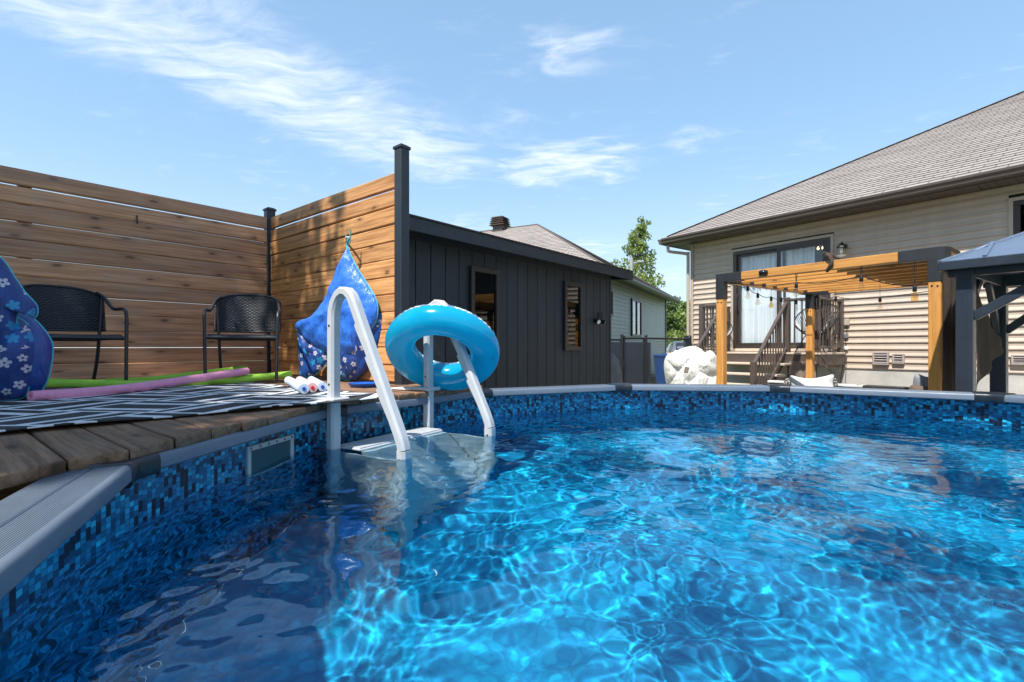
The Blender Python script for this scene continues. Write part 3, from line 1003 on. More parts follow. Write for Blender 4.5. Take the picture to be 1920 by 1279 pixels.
# small printed warning marks low on the outside, facing the pool
pm = MB()
rp = random.Random(4)
def on_ring(ph, th, off=.0015):
    rt = RT + off
    return MR @ Vector(((RM + rt * math.cos(th)) * math.cos(ph), (RM + rt * math.cos(th)) * math.sin(ph), rt * math.sin(th)))
pb_ = MR.inverted() @ atd(880, 707, 3.25)
phm = math.atan2(pb_.y, pb_.x)
for rowi in range(5):
    for j in range(rowi + 3):
        p0 = phm + (j - rowi) * .022 + .06; th_ = rad(-62 + rowi * 4.2)
        if rp.random() < .15: continue
        a0, a1 = on_ring(p0, th_), on_ring(p0 + .016, th_ + rad(.6))
        a2, a3 = on_ring(p0 + .016, th_ + rad(2.0)), on_ring(p0, th_ + rad(1.2))
        pm.add([a0, a1, a2, a3], [(0, 1, 2, 3)])
pm.build('print_marks', plain('dark print', (.01, .03, .06), .5), ring)
valve = MB().lathe([(.0, .012), (.010, .012), (.012, .006), (.016, 0), (.018, -.004)], 10, MR @ T(RM * math.cos(2.2), RM * math.sin(2.2), RT - .002))
valve.build('valve', MAT['plasticwhite'], ring, smooth=40)
# ================================================================== rug
def rug_mat():
    m, t, b = newmat('black and white woven rug')
    x, y, z = t.sep(t.coord('Object'))
    wv = t.noise(t.coord('Object'), 3.0, 2, out=1)
    wvx, wvy, _ = t.sep(t.vmath('MULTIPLY', t.vmath('SUBTRACT', wv, (.5, .5, .5)), (.02, .02, 0)))
    x = t.math('ADD', x, wvx); y = t.math('ADD', y, wvy)
    k = 1 / .50
    p = t.math('MULTIPLY', t.math('ADD', x, t.math('MULTIPLY', y, .62)), k)
    q = t.math('MULTIPLY', t.math('SUBTRACT', t.math('MULTIPLY', x, .62), y), k)
    i, j = t.math('FLOOR', p), t.math('FLOOR', q)
    fp, fq = t.math('FRACT', p), t.math('FRACT', q)
    par = t.math('MODULO', t.math('ADD', t.math('ADD', i, j), 100.0), 2.0)
    tt = t.math('ADD', t.math('MULTIPLY', fp, par), t.math('MULTIPLY', fq, t.math('SUBTRACT', 1.0, par)))
    st = t.math('ABSOLUTE', t.math('SUBTRACT', t.math('FRACT', t.math('MULTIPLY', tt, 2.0)), .5))
    line = t.math('LESS_THAN', st, .135)
    # outline of each block
    line2 = t.math('LESS_THAN', t.math('MINIMUM', fp, fq), .068)
    line = t.math('MAXIMUM', line, line2)
    wv2 = t.math('SINE', t.math('MULTIPLY', x, 2 * math.pi / .006))
    wv3 = t.math('SINE', t.math('MULTIPLY', y, 2 * math.pi / .006))
    wvv = t.math('MULTIPLY', wv2, wv3)
    c = t.mix(line, (.022, .024, .028), (.66, .68, .70))
    f = t.remap(t.noise(t.coord('Object'), 60, 3), .3, .7, .86, 1.12)
    t.put(b.inputs['Base Color'], t.vmath('MULTIPLY', c, t.comb(f, f, f)))
    b.inputs['Roughness'].default_value = .75
    t.put(b.inputs['Normal'], t.bump(wvv, .35, .0015))
    return m
# deck frame: near edge b0, right end a1
RA0, RA1, RB0, RB1 = -1.35, 1.80, 2.42, 4.78
nu, nv = 90, 70
V = []
for j in range(nv + 1):
    for i_ in range(nu + 1):
        a = RA0 + (RA1 - RA0) * i_ / nu; b = RB0 + (RB1 - RB0) * j / nv
        ed = min((b - RB0), (RA1 - a)) / .25
        ripple = .004 * (1 + math.sin(a * 9.0 + 2 * math.sin(b * 2))) * max(0, 1 - ed) + .0025 * (1 + mnoise.noise(Vector((a * 2.2, b * 2.2, 0))))
        if RA1 - a < .3 and b < RB0 + .5: ripple += .010 * max(0, math.sin((b - RB0) * 14)) * (1 - (RA1 - a) / .3)
        db = .012 * mnoise.noise(Vector((a * 2.0, 7.3, 0))) * (1 - j / nv) + .018 * math.sin(a * 2.3) * (1 - j / nv)
        V.append((a - .2, b + db - 3.4, ripple))
F = []
for j in range(nv):
    for i_ in range(nu):
        k = j * (nu + 1) + i_
        F.append((k, k + 1, k + nu + 2, k + nu + 1))
rug = fast('rug', V, F, rug_mat(), smooth=True, M=MF @ T(.2, 3.4, DECK_Z + .006))
md = rug.modifiers.new('thickness', 'SOLIDIFY'); md.thickness = .006; md.offset = 1
tag(rug, 'black outdoor rug with white maze lines lying on the deck', 'rug')

# ================================================================== wicker chairs
def wicker_mat():
    m, t, b = newmat('black wicker')
    u, v, _ = t.sep(t.coord('UV'))
    su = t.math('SINE', t.math('MULTIPLY', u, 2 * math.pi / .040))
    row = t.math('FLOOR', t.math('DIVIDE', v, .013))
    par = t.math('SUBTRACT', t.math('MULTIPLY', t.math('MODULO', t.math('ADD', row, 1000.0), 2.0), 2.0), 1.0)
    fv = t.math('FRACT', t.math('DIVIDE', v, .013))
    prof = t.math('SINE', t.math('MULTIPLY', fv, math.pi))
    h = t.math('MULTIPLY', prof, t.math('ADD', 1.0, t.math('MULTIPLY', t.math('MULTIPLY', su, par), .7)))
    c = t.mix(t.math('MULTIPLY', h, .5), (.003, .004, .006), (.040, .047, .060))
    t.put(b.inputs['Base Color'], c)
    b.inputs['Roughness'].default_value = .38
    t.put(b.inputs['Normal'], t.bump(h, .9, .004))
    return m
MAT['wicker'] = wicker_mat()
def shell(name, fn, nu_, nv_, mat, parent, thick=.012, M=None):
    """fn(u, v) -> (point, uv); u, v in 0..1"""
    V_, UV_, F_ = [], [], []
    for j in range(nv_ + 1):
        for i_ in range(nu_ + 1):
            p, uv = fn(i_ / nu_, j / nv_); V_.append(tuple(p)); UV_.append(uv)
    for j in range(nv_):
        for i_ in range(nu_):
            k = j * (nu_ + 1) + i_
            F_.append((k, k + 1, k + nu_ + 2, k + nu_ + 1))
    me = bpy.data.meshes.new(name); me.from_pydata(V_, [], F_); me.materials.append(mat)
    ul = me.uv_layers.new(name='UVMap')
    for p in me.polygons:
        p.use_smooth = True
        for l_ in p.loop_indices: ul.data[l_].uv = UV_[me.loops[l_].vertex_index]
    o = obj(name, me, parent, M)
    if thick:
        s_ = o.modifiers.new('thickness', 'SOLIDIFY'); s_.thickness = thick; s_.offset = 0
    return o
def wicker_chair(label):
    c = thing('wicker_chair', label, 'chair', (0, 0, 0), 'wicker chairs on the deck')
    mt = MAT['blackmetal']
    for s_ in (-1, 1):
        pts = smooth_path([(s_ * .215, -.185, .735), (s_ * .245, -.135, .700), (s_ * .262, -.06, .632), (s_ * .268, -.01, .604), (s_ * .270, .06, .598), (s_ * .270, .15, .596),
                           (s_ * .269, .195, .585), (s_ * .268, .222, .555), (s_ * .266, .232, .50), (s_ * .262, .238, .25), (s_ * .258, .245, .0)], 5)
        MB().tube(pts, .0125, 10).build('arm', mt, c, smooth=60)
        rl = smooth_path([(s_ * .238, -.15, .69), (s_ * .232, -.165, .50), (s_ * .228, -.175, .36), (s_ * .226, -.215, .18), (s_ * .222, -.285, .0)], 5)
        MB().tube(rl, .0125, 10).build('rear_leg', mt, c, smooth=60)
    def back(u, v):
        x = (u - .5) * 2
        ang_ = x * 1.15
        bx_, by_ = .262 * math.sin(ang_) / math.sin(1.15), -.15 - .13 * (math.cos(ang_) - math.cos(1.15)) / (1 - math.cos(1.15))
        ztop = .77 - .085 * abs(x) ** 2.6; zbot = .435
        z = zbot + (ztop - zbot) * v
        lean = -.05 * (z - .43) / .33
        return Vector((bx_, by_ + lean, z)), (x * .32, z)
    shell('backrest', back, 28, 16, MAT['wicker'], c, .014)
    rim = [back(u / 30, 1)[0] + Vector((0, 0, .004)) for u in range(31)]
    MB().tube(rim, .0115, 8).build('back_rim', MAT['wicker'], c, smooth=60)
    rim2 = [back(u / 30, 0)[0] for u in range(31)]
    MB().tube(rim2, .009, 8).build('back_lower_rail', mt, c, smooth=60)
    def seat(u, v):
        x, y = (u - .5) * .50, -.20 + .435 * v
        z = .388 - .012 * math.sin(math.pi * u) * math.sin(math.pi * v) - .02 * max(0, v - .86) / .14
        return Vector((x, y, z)), (y, x)
    shell('seat', seat, 16, 16, MAT['wicker'], c, .026)
    MB().tube([(-.262, .232, .372), (.262, .232, .372)], .011, 8).build('front_rail', mt, c, smooth=60)
    MB().tube([(-.228, -.175, .36), (.228, -.175, .36)], .010, 8).build('rear_rail', mt, c, smooth=60)
    for s_ in (-1, 1):
        MB().tube([(s_ * .262, .235, .372), (s_ * .228, -.178, .365)], .010, 8).build('side_rail', mt, c, smooth=60)
    return c
ch1 = wicker_chair('black wicker armchair standing beside the blue float at the left')
def chairM(x, y, fx, fy):
    f = Vector((fx, fy, 0)).normalized()
    return frame(Vector((x, y, DECK_Z + .012)), Vector((f.y, -f.x, 0)), f, Vector((0, 0, 1)))
ch2 = copy_tree(ch1, chairM(-2.30, 4.35, .36, -.93), 'black wicker armchair in the fence corner, right of its twin')
ch1.matrix_basis = chairM(-3.12, 3.56, .84, -.54) @ Matrix.Scale(.96, 4)

# ================================================================== pool noodles and foam water squirters
def foam(name, c):
    m, t, b = newmat(name)
    o = t.coord('Object')
    f = t.remap(t.noise(o, 40, 3), .3, .7, .93, 1.07)
    t.put(b.inputs['Base Color'], t.vmath('MULTIPLY', c, t.comb(f, f, f)))
    b.inputs['Roughness'].default_value = .7
    b.inputs['Subsurface Weight'].default_value = 0.0
    t.put(b.inputs['Normal'], t.bump(t.voro(o, 300), .25, .001))
    return m
MAT['foam_green'] = foam('lime foam', (.30, .56, .05)); MAT['foam_pink'] = foam('pink foam', (.70, .27, .42))
MAT['foam_blue'] = foam('pale blue foam', (.50, .60, .74)); MAT['foam_rose'] = foam('pale rose foam', (.72, .42, .43))
def noodle(name, label, pts, mat, r=.029, core=.009):
    path = smooth_path(pts, 8)
    mb = MB().tube(path, r, 18, caps=False)
    n = 18
    # hollow ends
    for e, idx in ((0, 0), (1, len(path) - 1)):
        p = path[idx]; t_ = (path[1] - path[0]) if e == 0 else (path[-1] - path[-2])
        t_ = t_.normalized() * (-1 if e == 0 else 1)
        x = Vector((0, 0, 1)); x = (x - t_ * x.dot(t_)).normalized(); y = t_.cross(x)
        prof = [(r, 0), (r * .97, .003), (core, .003), (core, -.05)]
        rr_ = [[p + t_ * h_ + x * (q * math.cos(2 * math.pi * k / n)) + y * (q * math.sin(2 * math.pi * k / n)) for k in range(n)] for q, h_ in prof]
        mb.loft(rr_, True, False)
    o = mb.build(name, mat, None, smooth=50)
    return tag(o, label, 'pool noodle', 'foam noodles on the rug')
noodle('pool_noodle', 'pink pool noodle lying across the rug', [atd(58, 743, 2.72), atd(160, 736, 2.98), atd(258, 726, 3.25), atd(360, 711, 3.65), atd(463, 696, 4.1)], MAT['foam_pink'])
noodle('pool_noodle', 'lime green pool noodle passing under the pink one to the right', [atd(60, 717, 3.25), atd(160, 719.5, 3.42), atd(258, 721, 3.58), atd(390, 716, 3.9), atd(545, 702, 4.35)], MAT['foam_green'])
noodle('pool_noodle', 'darker green pool noodle lying just behind the pink one', [atd(200, 716, 4.0), atd(280, 713, 4.1), atd(370, 702, 4.3), atd(462, 691, 4.55)], MAT['foam_green'])
def squirter(label, p0, p1, mat, core_c):
    t_ = (p1 - p0).normalized()
    root = thing('water_squirter', label, 'water toy', p0, 'foam water squirters by the fence')
    n = 20; r = .031
    MB().tube([p0, p0.lerp(p1, .5), p1], r, n).build('foam_tube', mat, root, smooth=50)
    MB().tube([p0 - t_ * .004, p0 + t_ * .02], .0115, 12).build('nozzle', core_c, root, smooth=50)
    MB().tube([p1, p1 + t_ * .05], [.024, .016], 14).build('plunger_cap', mat, root, smooth=50)
    return root
rb, rr2 = plain('royal blue plastic', (.01, .06, .42), .35), plain('red plastic', (.60, .012, .02), .35)
zs = DECK_Z + .045
squirter('pale blue foam squirter lying under the lime noodle end', atz(570, 729, zs), atz(541, 713.5, zs + .002), MAT['foam_blue'], rb)
squirter('pink foam squirter with a red nozzle between two blue ones', atz(586, 727, zs), atz(562, 713, zs), MAT['foam_rose'], rr2)
squirter('pale blue foam squirter with a blue nozzle nearest the ladder', atz(605, 725.5, zs), atz(584, 713, zs), MAT['foam_blue'], rb)

# ================================================================== fabric floats
def floral_mat():
    m, t, b = newmat('blue floral fabric')
    o = t.coord('Object')
    x, y, z = t.sep(o)
    v2 = t.comb(x, t.math('MULTIPLY', y, .35), z)
    n = t.new('ShaderNodeTexVoronoi', feature='F1'); t.put(n.inputs['Vector'], v2); n.inputs['Scale'].default_value = 11.5
    pos = n.outputs['Position']; d_ = n.outputs['Distance']; cc = n.outputs['Color']
    rel = t.vmath('SUBTRACT', t.vmath('MULTIPLY', v2, (1, 1, 1)), pos)
    rx, ry, rz = t.sep(rel)
    ang_ = t.math('ADD', t.math('ARCTAN2', rz, rx), t.math('MULTIPLY', t.sep(cc)[1], 6.28))
    pet = t.math('POWER', t.math('ABSOLUTE', t.math('SINE', t.math('MULTIPLY', ang_, 2.5))), .55)
    rad_ = t.math('MULTIPLY', t.math('SQRT', t.math('ADD', t.math('MULTIPLY', rx, rx), t.math('MULTIPLY', rz, rz))), 1.0)
    lim = t.math('ADD', .007, t.math('MULTIPLY', pet, t.remap(t.sep(cc)[2], 0, 1, .012, .023)))
    kind = t.sep(cc)[0]
    flower = t.math('LESS_THAN', rad_, lim)
    stripe = t.math('GREATER_THAN', rad_, .0055)
    white = t.math('MULTIPLY', t.math('MULTIPLY', flower, t.math('GREATER_THAN', kind, .5)), stripe)
    cyan = t.math('MULTIPLY', t.math('LESS_THAN', rad_, t.math('MULTIPLY', lim, 1.25)), t.math('LESS_THAN', kind, .38))
    base = t.mix(t.smooth(t.noise(o, 6, 3), .35, .65), (.008, .035, .17), (.012, .065, .27))
    c = t.mix(t.math('MULTIPLY', cyan, .9), base, (.02, .27, .52))
    c = t.mix(white, c, (.50, .48, .56))
    t.put(b.inputs['Base Color'], c)
    b.inputs['Roughness'].default_value = .5
    fold = t.noise(t.mapping(o, rot=(0, -.4, 0), scale=(2.6, 1, .7)), 5, 4, .55, .8)
    t.put(b.inputs['Normal'], t.bump(fold, .7, .05))
    return m
MAT['floral'] = floral_mat()
def meshcloth(name, c):
    m, t, b = newmat(name)
    o = t.coord('Object'); x, y, z = t.sep(o)
    g = t.math('MULTIPLY', t.math('SINE', t.math('MULTIPLY', x, 900.0)), t.math('SINE', t.math('MULTIPLY', z, 900.0)))
    f = t.remap(g, -1, 1, .85, 1.15)
    t.put(b.inputs['Base Color'], t.vmath('MULTIPLY', c, t.comb(f, f, f)))
    b.inputs['Roughness'].default_value = .38
    b.inputs['Coat Weight'].default_value = .25; b.inputs['Coat Roughness'].default_value = .18
    fold = t.noise(t.mapping(o, rot=(0, .5, 0), scale=(3.2, 1, .55)), 4.5, 4, .55, .8)
    t.put(b.inputs['Normal'], t.bump(t.math('ADD', fold, t.math('MULTIPLY', t.noise(o, 18, 3), .25)), .7, .05))
    return m
MAT['blue_mesh'] = meshcloth('royal blue mesh cloth', (.035, .175, .68))
MAT['blue_side'] = meshcloth('deep blue cloth', (.007, .055, .26))
MAT['piping'] = plain('turquoise piping', (.06, .50, .62), .5)
def plane_frame(p0, nrm):
    """XZ plane facing the viewer: Y along -nrm"""
    y = Vector(nrm).normalized(); x = y.cross(Vector((0, 0, 1))).normalized(); z = x.cross(y)
    return frame(Vector(p0), x, y, z)
def px_outline(pts, x0, y0, sc, M):
    """photo outline -> coordinates in the plane of M"""
    Mi = M.inverted(); nrm = M.to_3x3() @ Vector((0, 1, 0)); o = M.translation; r = []
    for (x, y) in pts:
        q = Mi @ onplane(x0 + x * sc, y0 + y * sc, o, nrm); r.append((q.x, q.z))
    return r
def pipe(pts, name, parent, r=.006):
    MB().tube(pts, r, 6, closed=True).build(name, MAT['piping'], parent, smooth=60)
# hanging float, in front of the sunlit fence
fc = FW(CA, 4.13, 1.35)
fn_ = MF.to_3x3() @ Vector((1, 0, 0))
fn_ = (fn_ + Vector((0.0, .55, 0))).normalized()
MFl = plane_frame(fc - (MF.to_3x3() @ Vector((1, 0, 0))) * .20, fn_)
flo = thing('hanging_float', 'royal blue mesh pool float with floral pouch hung on the sunlit fence', 'pool float', MFl.translation - Vector((0, 0, .6)))
up_ol = [(450, 180), (468, 225), (520, 330), (590, 440), (650, 540), (674, 620), (668, 700), (640, 765), (590, 830), (532, 895), (505, 955), (430, 998), (365, 1003), (300, 965), (220, 925), (140, 868), (98, 820),
         (64, 790), (70, 745), (150, 712), (225, 645), (285, 545), (330, 460), (380, 350), (424, 240)]
lf_ol = [(66, 790), (120, 835), (190, 885), (280, 950), (292, 1010), (245, 1080), (165, 1150), (110, 1182), (80, 1150), (75, 1000), (66, 880)]
rg_ol = [(250, 930), (365, 960), (470, 940), (560, 850), (640, 740), (682, 660), (684, 720), (655, 800), (610, 930), (560, 1040), (500, 1120), (430, 1172), (370, 1160), (320, 1120), (260, 1060)]
for (ol, nm, mt, tf, tb, dy, wr, sd) in ((rg_ol, 'floral_pouch', MAT['floral'], .07, .06, .05, .022, 3), (lf_ol, 'floral_flap', MAT['floral'], .045, .04, .02, .020, 5), (up_ol, 'mesh_sling', MAT['blue_mesh'], .10, .04, 0.0, .030, 1)):
    mb, rim_ = inflate(px_outline(ol, 540, 420, .2502, MFl), MFl @ T(0, dy, 0), tf, tb, wr=wr, seed=sd, wf=7, rings=14)
    # meshes keep local coordinates of the hanging plane so that prints follow the cloth
    Mi = MFl.inverted()
    mb.v = [tuple(Mi @ Vector(p)) for p in mb.v]
    part = mb.build(nm, mt, flo, MFl, smooth=80)
    pipe(rim_, 'piping', part, .005)
rg2 = [(500, 1130), (560, 1040), (610, 930), (655, 800), (684, 700), (692, 740), (665, 850), (620, 970), (570, 1070), (510, 1140), (440, 1178), (400, 1168), (440, 1160)]
mb, rim_ = inflate(px_outline(rg2, 540, 420, .2502, MFl), MFl @ T(0, .06, 0), .05, .08, wr=.004, seed=9)
mb.build('blue_edge_panel', MAT['blue_side'], flo, smooth=80)
# strap and clip
tp = onplane(654, 450, MFl.translation, MFl.to_3x3() @ Vector((0, 1, 0)))
MB().tube(smooth_path([onplane(652, 468, MFl.translation, fn_), onplane(651, 458, MFl.translation, fn_), onplane(656, 446, MFl.translation, fn_), FW(CA, 4.13, 0) + Vector((0, 0, tp.z + .02 - 0))], 4), .010, 6, flat=.4).build('strap', MAT['piping'], flo, smooth=60)
clip = MB()
cpos = tp + Vector((.0, -.01, .03))
clip.bar(cpos + Vector((-.018, 0, -.05)), cpos + Vector((-.022, 0, .02)), .014, .010, .003)
clip.bar(cpos + Vector((.012, 0, -.06)), cpos + Vector((.018, 0, .06)), .014, .012, .003)
clip.tube([cpos + Vector((-.02, -.008, -.012)), cpos + Vector((.014, -.008, -.012))], .008, 8)
clip.build('clip', plain('green and grey clip', (.12, .30, .28), .4), flo)

# float lying at the left edge of the picture
MFr = plane_frame(atz(20, 751, DECK_Z + .02) + Vector((-.05, .05, .3)), Vector((-.62, .78, 0)))
fl2 = thing('float_bag', 'navy floral and blue fabric pool float heaped at the left edge', 'pool float', MFr.translation - Vector((0, 0, .3)))
blue_ol = [(-330, 420), (-120, 480), (60, 470), (150, 490), (240, 545), (330, 640), (384, 740), (382, 860), (352, 1000), (312, 1080), (250, 1135), (100, 1160), (-200, 1160), (-350, 1120), (-420, 800)]
fro_ol = [(-400, 700), (-250, 480), (0, 470), (130, 540), (205, 590), (258, 690), (274, 800), (245, 950), (212, 1080), (175, 1140), (60, 1158), (-200, 1158), (-380, 1100)]
flp_ol = [(-260, 180), (-120, 60), (0, 95), (60, 150), (130, 260), (200, 360), (288, 465), (268, 548), (160, 500), (130, 620), (100, 800), (20, 900), (-120, 900), (-280, 700)]
inn_ol = [(-260, 250), (-120, 160), (-10, 210), (30, 330), (60, 420), (30, 600), (20, 700), (-20, 790), (-140, 780), (-260, 600)]
for (ol, nm, mt, tf, tb, dy, wr, sd) in ((blue_ol, 'blue_body', MAT['blue_side'], .12, .16, .06, .012, 2), (fro_ol, 'floral_front', MAT['floral'], .14, .05, -.01, .016, 6), (flp_ol, 'floral_flap', MAT['floral'], .10, .05, -.07, .018, 8), (inn_ol, 'mesh_panel', MAT['blue_side'], .10, .03, -.13, .012, 4)):
    mb, rim_ = inflate(px_outline(ol, 0, 460, .25, MFr), MFr @ T(0, dy, 0), tf, tb, wr=wr, seed=sd, wf=8, rings=14)
    Mi = MFr.inverted(); mb.v = [tuple(Mi @ Vector(p)) for p in mb.v]
    part = mb.build(nm, mt, fl2, MFr, smooth=80)
    pipe(rim_, 'piping', part, .005)

# small blue tray on the deck under the hanging float
tr = MB()
tc_ = atz(680, 719, DECK_Z + .03) + Vector((0, .05, -.03))
tr.lathe([(.0, .008), (.095, .008), (.115, .03), (.122, .031), (.120, .022), (.10, .001), (0, .001)], 28, T(tc_))
tag(tr.build('tray', plain('blue plastic tray', (.012, .09, .40), .3), None, smooth=50), 'shallow blue plastic tray on the deck by the fence foot', 'tray')
# ================================================================== shed
def lap_wall_mat():
    m, t, b = newmat('charcoal embossed panel')
    o = t.coord('Object')
    oi = t.new('ShaderNodeObjectInfo').outputs['Random']
    ov = t.vmath('ADD', o, t.comb(t.math('MULTIPLY', oi, 9.0), 0.0, t.math('MULTIPLY', oi, 5.0)))
    g = t.noise(t.mapping(ov, scale=(34, 34, 3.2)), 1.6, 5, .6, .8)
    c = t.mix(g, (.020, .024, .030), (.036, .041, .050))
    dust = t.noise(t.mapping(t.coord('Object'), scale=(1.2, 1.2, .6)), 2.2, 6, .7, .5)
    c = t.mix(t.smooth(dust, .48, .78, 0, .28), c, (.075, .074, .072))
    tn = t.remap(oi, 0, 1, .9, 1.1)
    t.put(b.inputs['Base Color'], t.vmath('MULTIPLY', c, t.comb(tn, tn, tn)))
    b.inputs['Roughness'].default_value = .62
    t.put(b.inputs['Normal'], t.bump(g, .6, .006))
    return m
MAT['shedwall'] = lap_wall_mat()
SA0, SA1, SB = 3.02, 7.12, 3.96
SZ = 2.16                                   # top of wall
SG = GZ - .05
shed = thing('shed', 'dark charcoal shed with vertical panel siding and two narrow windows', 'shed', FW(SA0, SB, SG))
MS = MF @ T(SA0, SB, 0)                     # x along the front wall, -y towards the pool
SL = SA1 - SA0; SD = 2.4
MB().bx(.02, SL - .02, .03, SD, SG, SZ).build('wall_core', MAT['charcoal'], shed, MS)
x = 0.0; k = 0
while x < SL - .01:
    wd = min(.2, SL - x)
    mb = MB().bx(0, wd - .009, -.012, .028, SG, SZ - .005, .004)
    mb.build('siding_board', MAT['shedwall'], shed, MS @ T(x, 0, 0)); x += .2
y = .03
while y < SD - .02:
    wd = min(.2, SD - y)
    MB().bx(-.012, .018, 0, wd - .009, SG, SZ + .0, .004).build('siding_board', MAT['shedwall'], shed, MS @ T(0, y, 0))
    y += .2
MB().bx(SL - .012, SL + .030, -.022, .06, SG, SZ - .004, .004).build('corner_trim', MAT['charcoal'], shed, MS)
MB().bx(-.030, .02, -.022, .06, SG, SZ - .004, .004).build('corner_trim', MAT['charcoal'], shed, MS)
MB().bx(.03, SL - .014, -.024, -.0125, SZ - .10, SZ - .006, .003).build('frieze_board', MAT['charcoal'], shed, MS)
# low pitched roof, overhanging eave
OV, RK = .30, .16
rise = .26
roof = MB()
ye, yr = -OV, SD * .5
for (zz0, zz1, nm) in ((0, .10, 'roof_deck'),):
    rz0 = SZ + .02
    slope = .10
    ring_ = [(-OV, rz0 - .0), (SD / 2, rz0 + slope * (SD / 2 + OV)), (SD + OV, rz0), (SD + OV, rz0 + .02), (SD / 2, rz0 + slope * (SD / 2 + OV) + .02), (-OV, rz0 + .02)]
    roof.loft([[Vector((-RK, y_, z_)) for y_, z_ in ring_], [Vector((SL + RK, y_, z_)) for y_, z_ in ring_]])
rf = roof.build('roof', MAT['charcoal'], shed, MS)
def shingle_plane(name, corner, ux, uy, w0, w1fn, slope_len, mat, parent, rowh=.143, lift=.010, uvs=1.0):
    """courses of shingles as stepped strips: corner at the eave, ux along it, uy up the slope; w1fn(t) -> (left, right) limits at height t"""
    V_, F_, UV_ = [], [], []
    ux, uy = Vector(ux), Vector(uy); nr_ = ux.cross(uy).normalized()
    t_ = 0.0; c0_ = Vector(corner)
    while t_ < slope_len - .01:
        t2 = min(t_ + rowh, slope_len)
        l0, r0 = w1fn(t_); l1, r1 = w1fn(t2)
        b = len(V_)
        jit = [random.uniform(-.002, .002) for _ in range(4)]
        for (x_, tt, hh) in ((l0, t_, 0), (r0, t_, 0), (l0, t_, lift + jit[0]), (r0, t_, lift + jit[1]), (l1, t2, .001), (r1, t2, .001)):
            V_.append(tuple(c0_ + ux * x_ + uy * tt + nr_ * hh)); UV_.append((x_ * uvs, (tt + .0005 if tt == t_ else tt - .0005) * uvs))
        F_ += [(b, b + 1, b + 3, b + 2), (b + 2, b + 3, b + 5, b + 4)]
        t_ = t2
    me = bpy.data.meshes.new(name); me.from_pydata(V_, [], F_); me.materials.append(mat)
    ul = me.uv_layers.new(name='UVMap')
    for l_ in me.loops: ul.data[l_.index].uv = UV_[l_.vertex_index]
    o = obj(name, me, parent)
    o['kind'] = 'stuff'
    return o
R3 = MS.to_3x3()
sl_len = math.hypot(SD / 2 + OV, slope * (SD / 2 + OV))
uy_ = (R3 @ Vector((0, 1, slope))).normalized()
shingle_plane('shingle_courses', MS @ Vector((-RK - .03, -OV - .035, rz0 + .012)), R3 @ Vector((1, 0, 0)), uy_, 0, lambda t: (0, SL + 2 * RK + .06), sl_len + .03, MAT['shingle_shed'], rf, lift=.014)
MB().bx(-RK, SL + RK, -OV - .022, -OV - .001, rz0 - .115, rz0 + .018, .003).build('fascia', MAT['charcoal'], shed, MS)
MB().bx(-RK, SL + RK, -OV - .0005, -.026, SZ - .012, SZ + .004).build('soffit', MAT['charcoal'], shed, MS)
for xe in (-RK - .021, SL + RK):
    e = MB()
    e.loft([[Vector((xe + q, y_, z_)) for y_, z_ in ((-OV - .022, rz0 - .115), (SD / 2, rz0 + slope * (SD / 2 + OV) - .12), (SD / 2, rz0 + slope * (SD / 2 + OV) + .018), (-OV - .022, rz0 + .016))] for q in (0, .021)])
    e.build('rake_board', MAT['charcoal'], shed, MS)
# gable under the roof at both ends
for xe in (.0, SL - .03):
    e = MB(); e.loft([[Vector((xe + q, y_, z_)) for y_, z_ in ((0.02, SZ - .002), (SD, SZ - .002), (SD / 2, SZ + slope * (SD / 2) + .06))] for q in (0, .03)])
    e.build('gable', MAT['shedwall'], shed, MS)
MAT['dkbrown'] = plain('dark brown frame', (.030, .023, .021), .4)
def shed_window(pxl, pxr, pyt, pyb):
    n_ = MF.to_3x3() @ Vector((0, 1, 0)); p0 = FW(SA0, SB - .015, 0)
    l_, r_ = MS.inverted() @ onplane(pxl, (pyt + pyb) / 2, p0, n_), MS.inverted() @ onplane(pxr, (pyt + pyb) / 2, p0, n_)
    zt = (MS.inverted() @ onplane((pxl + pxr) / 2, pyt, p0, n_)).z; zb = (MS.inverted() @ onplane((pxl + pxr) / 2, pyb, p0, n_)).z
    B_ = .055
    f = MB()
    for (x0, x1, z0, z1) in ((l_.x, r_.x, zt - B_, zt), (l_.x, r_.x, zb, zb + B_), (l_.x, l_.x + B_, zb + B_, zt - B_), (r_.x - B_, r_.x, zb + B_, zt - B_)):
        f.bx(x0, x1, -.062, -.0125, z0, z1, .004)
    wn = f.build('window', MAT['dkbrown'], shed, MS)
    MB().bx(l_.x + B_, r_.x - B_, -.036, -.030, zb + B_, zt - B_).build('pane', MAT['glass_dark'], wn, MS)
    MB().bx(l_.x + B_, r_.x - B_, -.0245, -.014, zb + B_, zt - B_).build('dark_backing', MAT['darkvoid'], wn, MS)
shed_window(879, 932, 503, 690)
shed_window(1055, 1088, 530, 657)
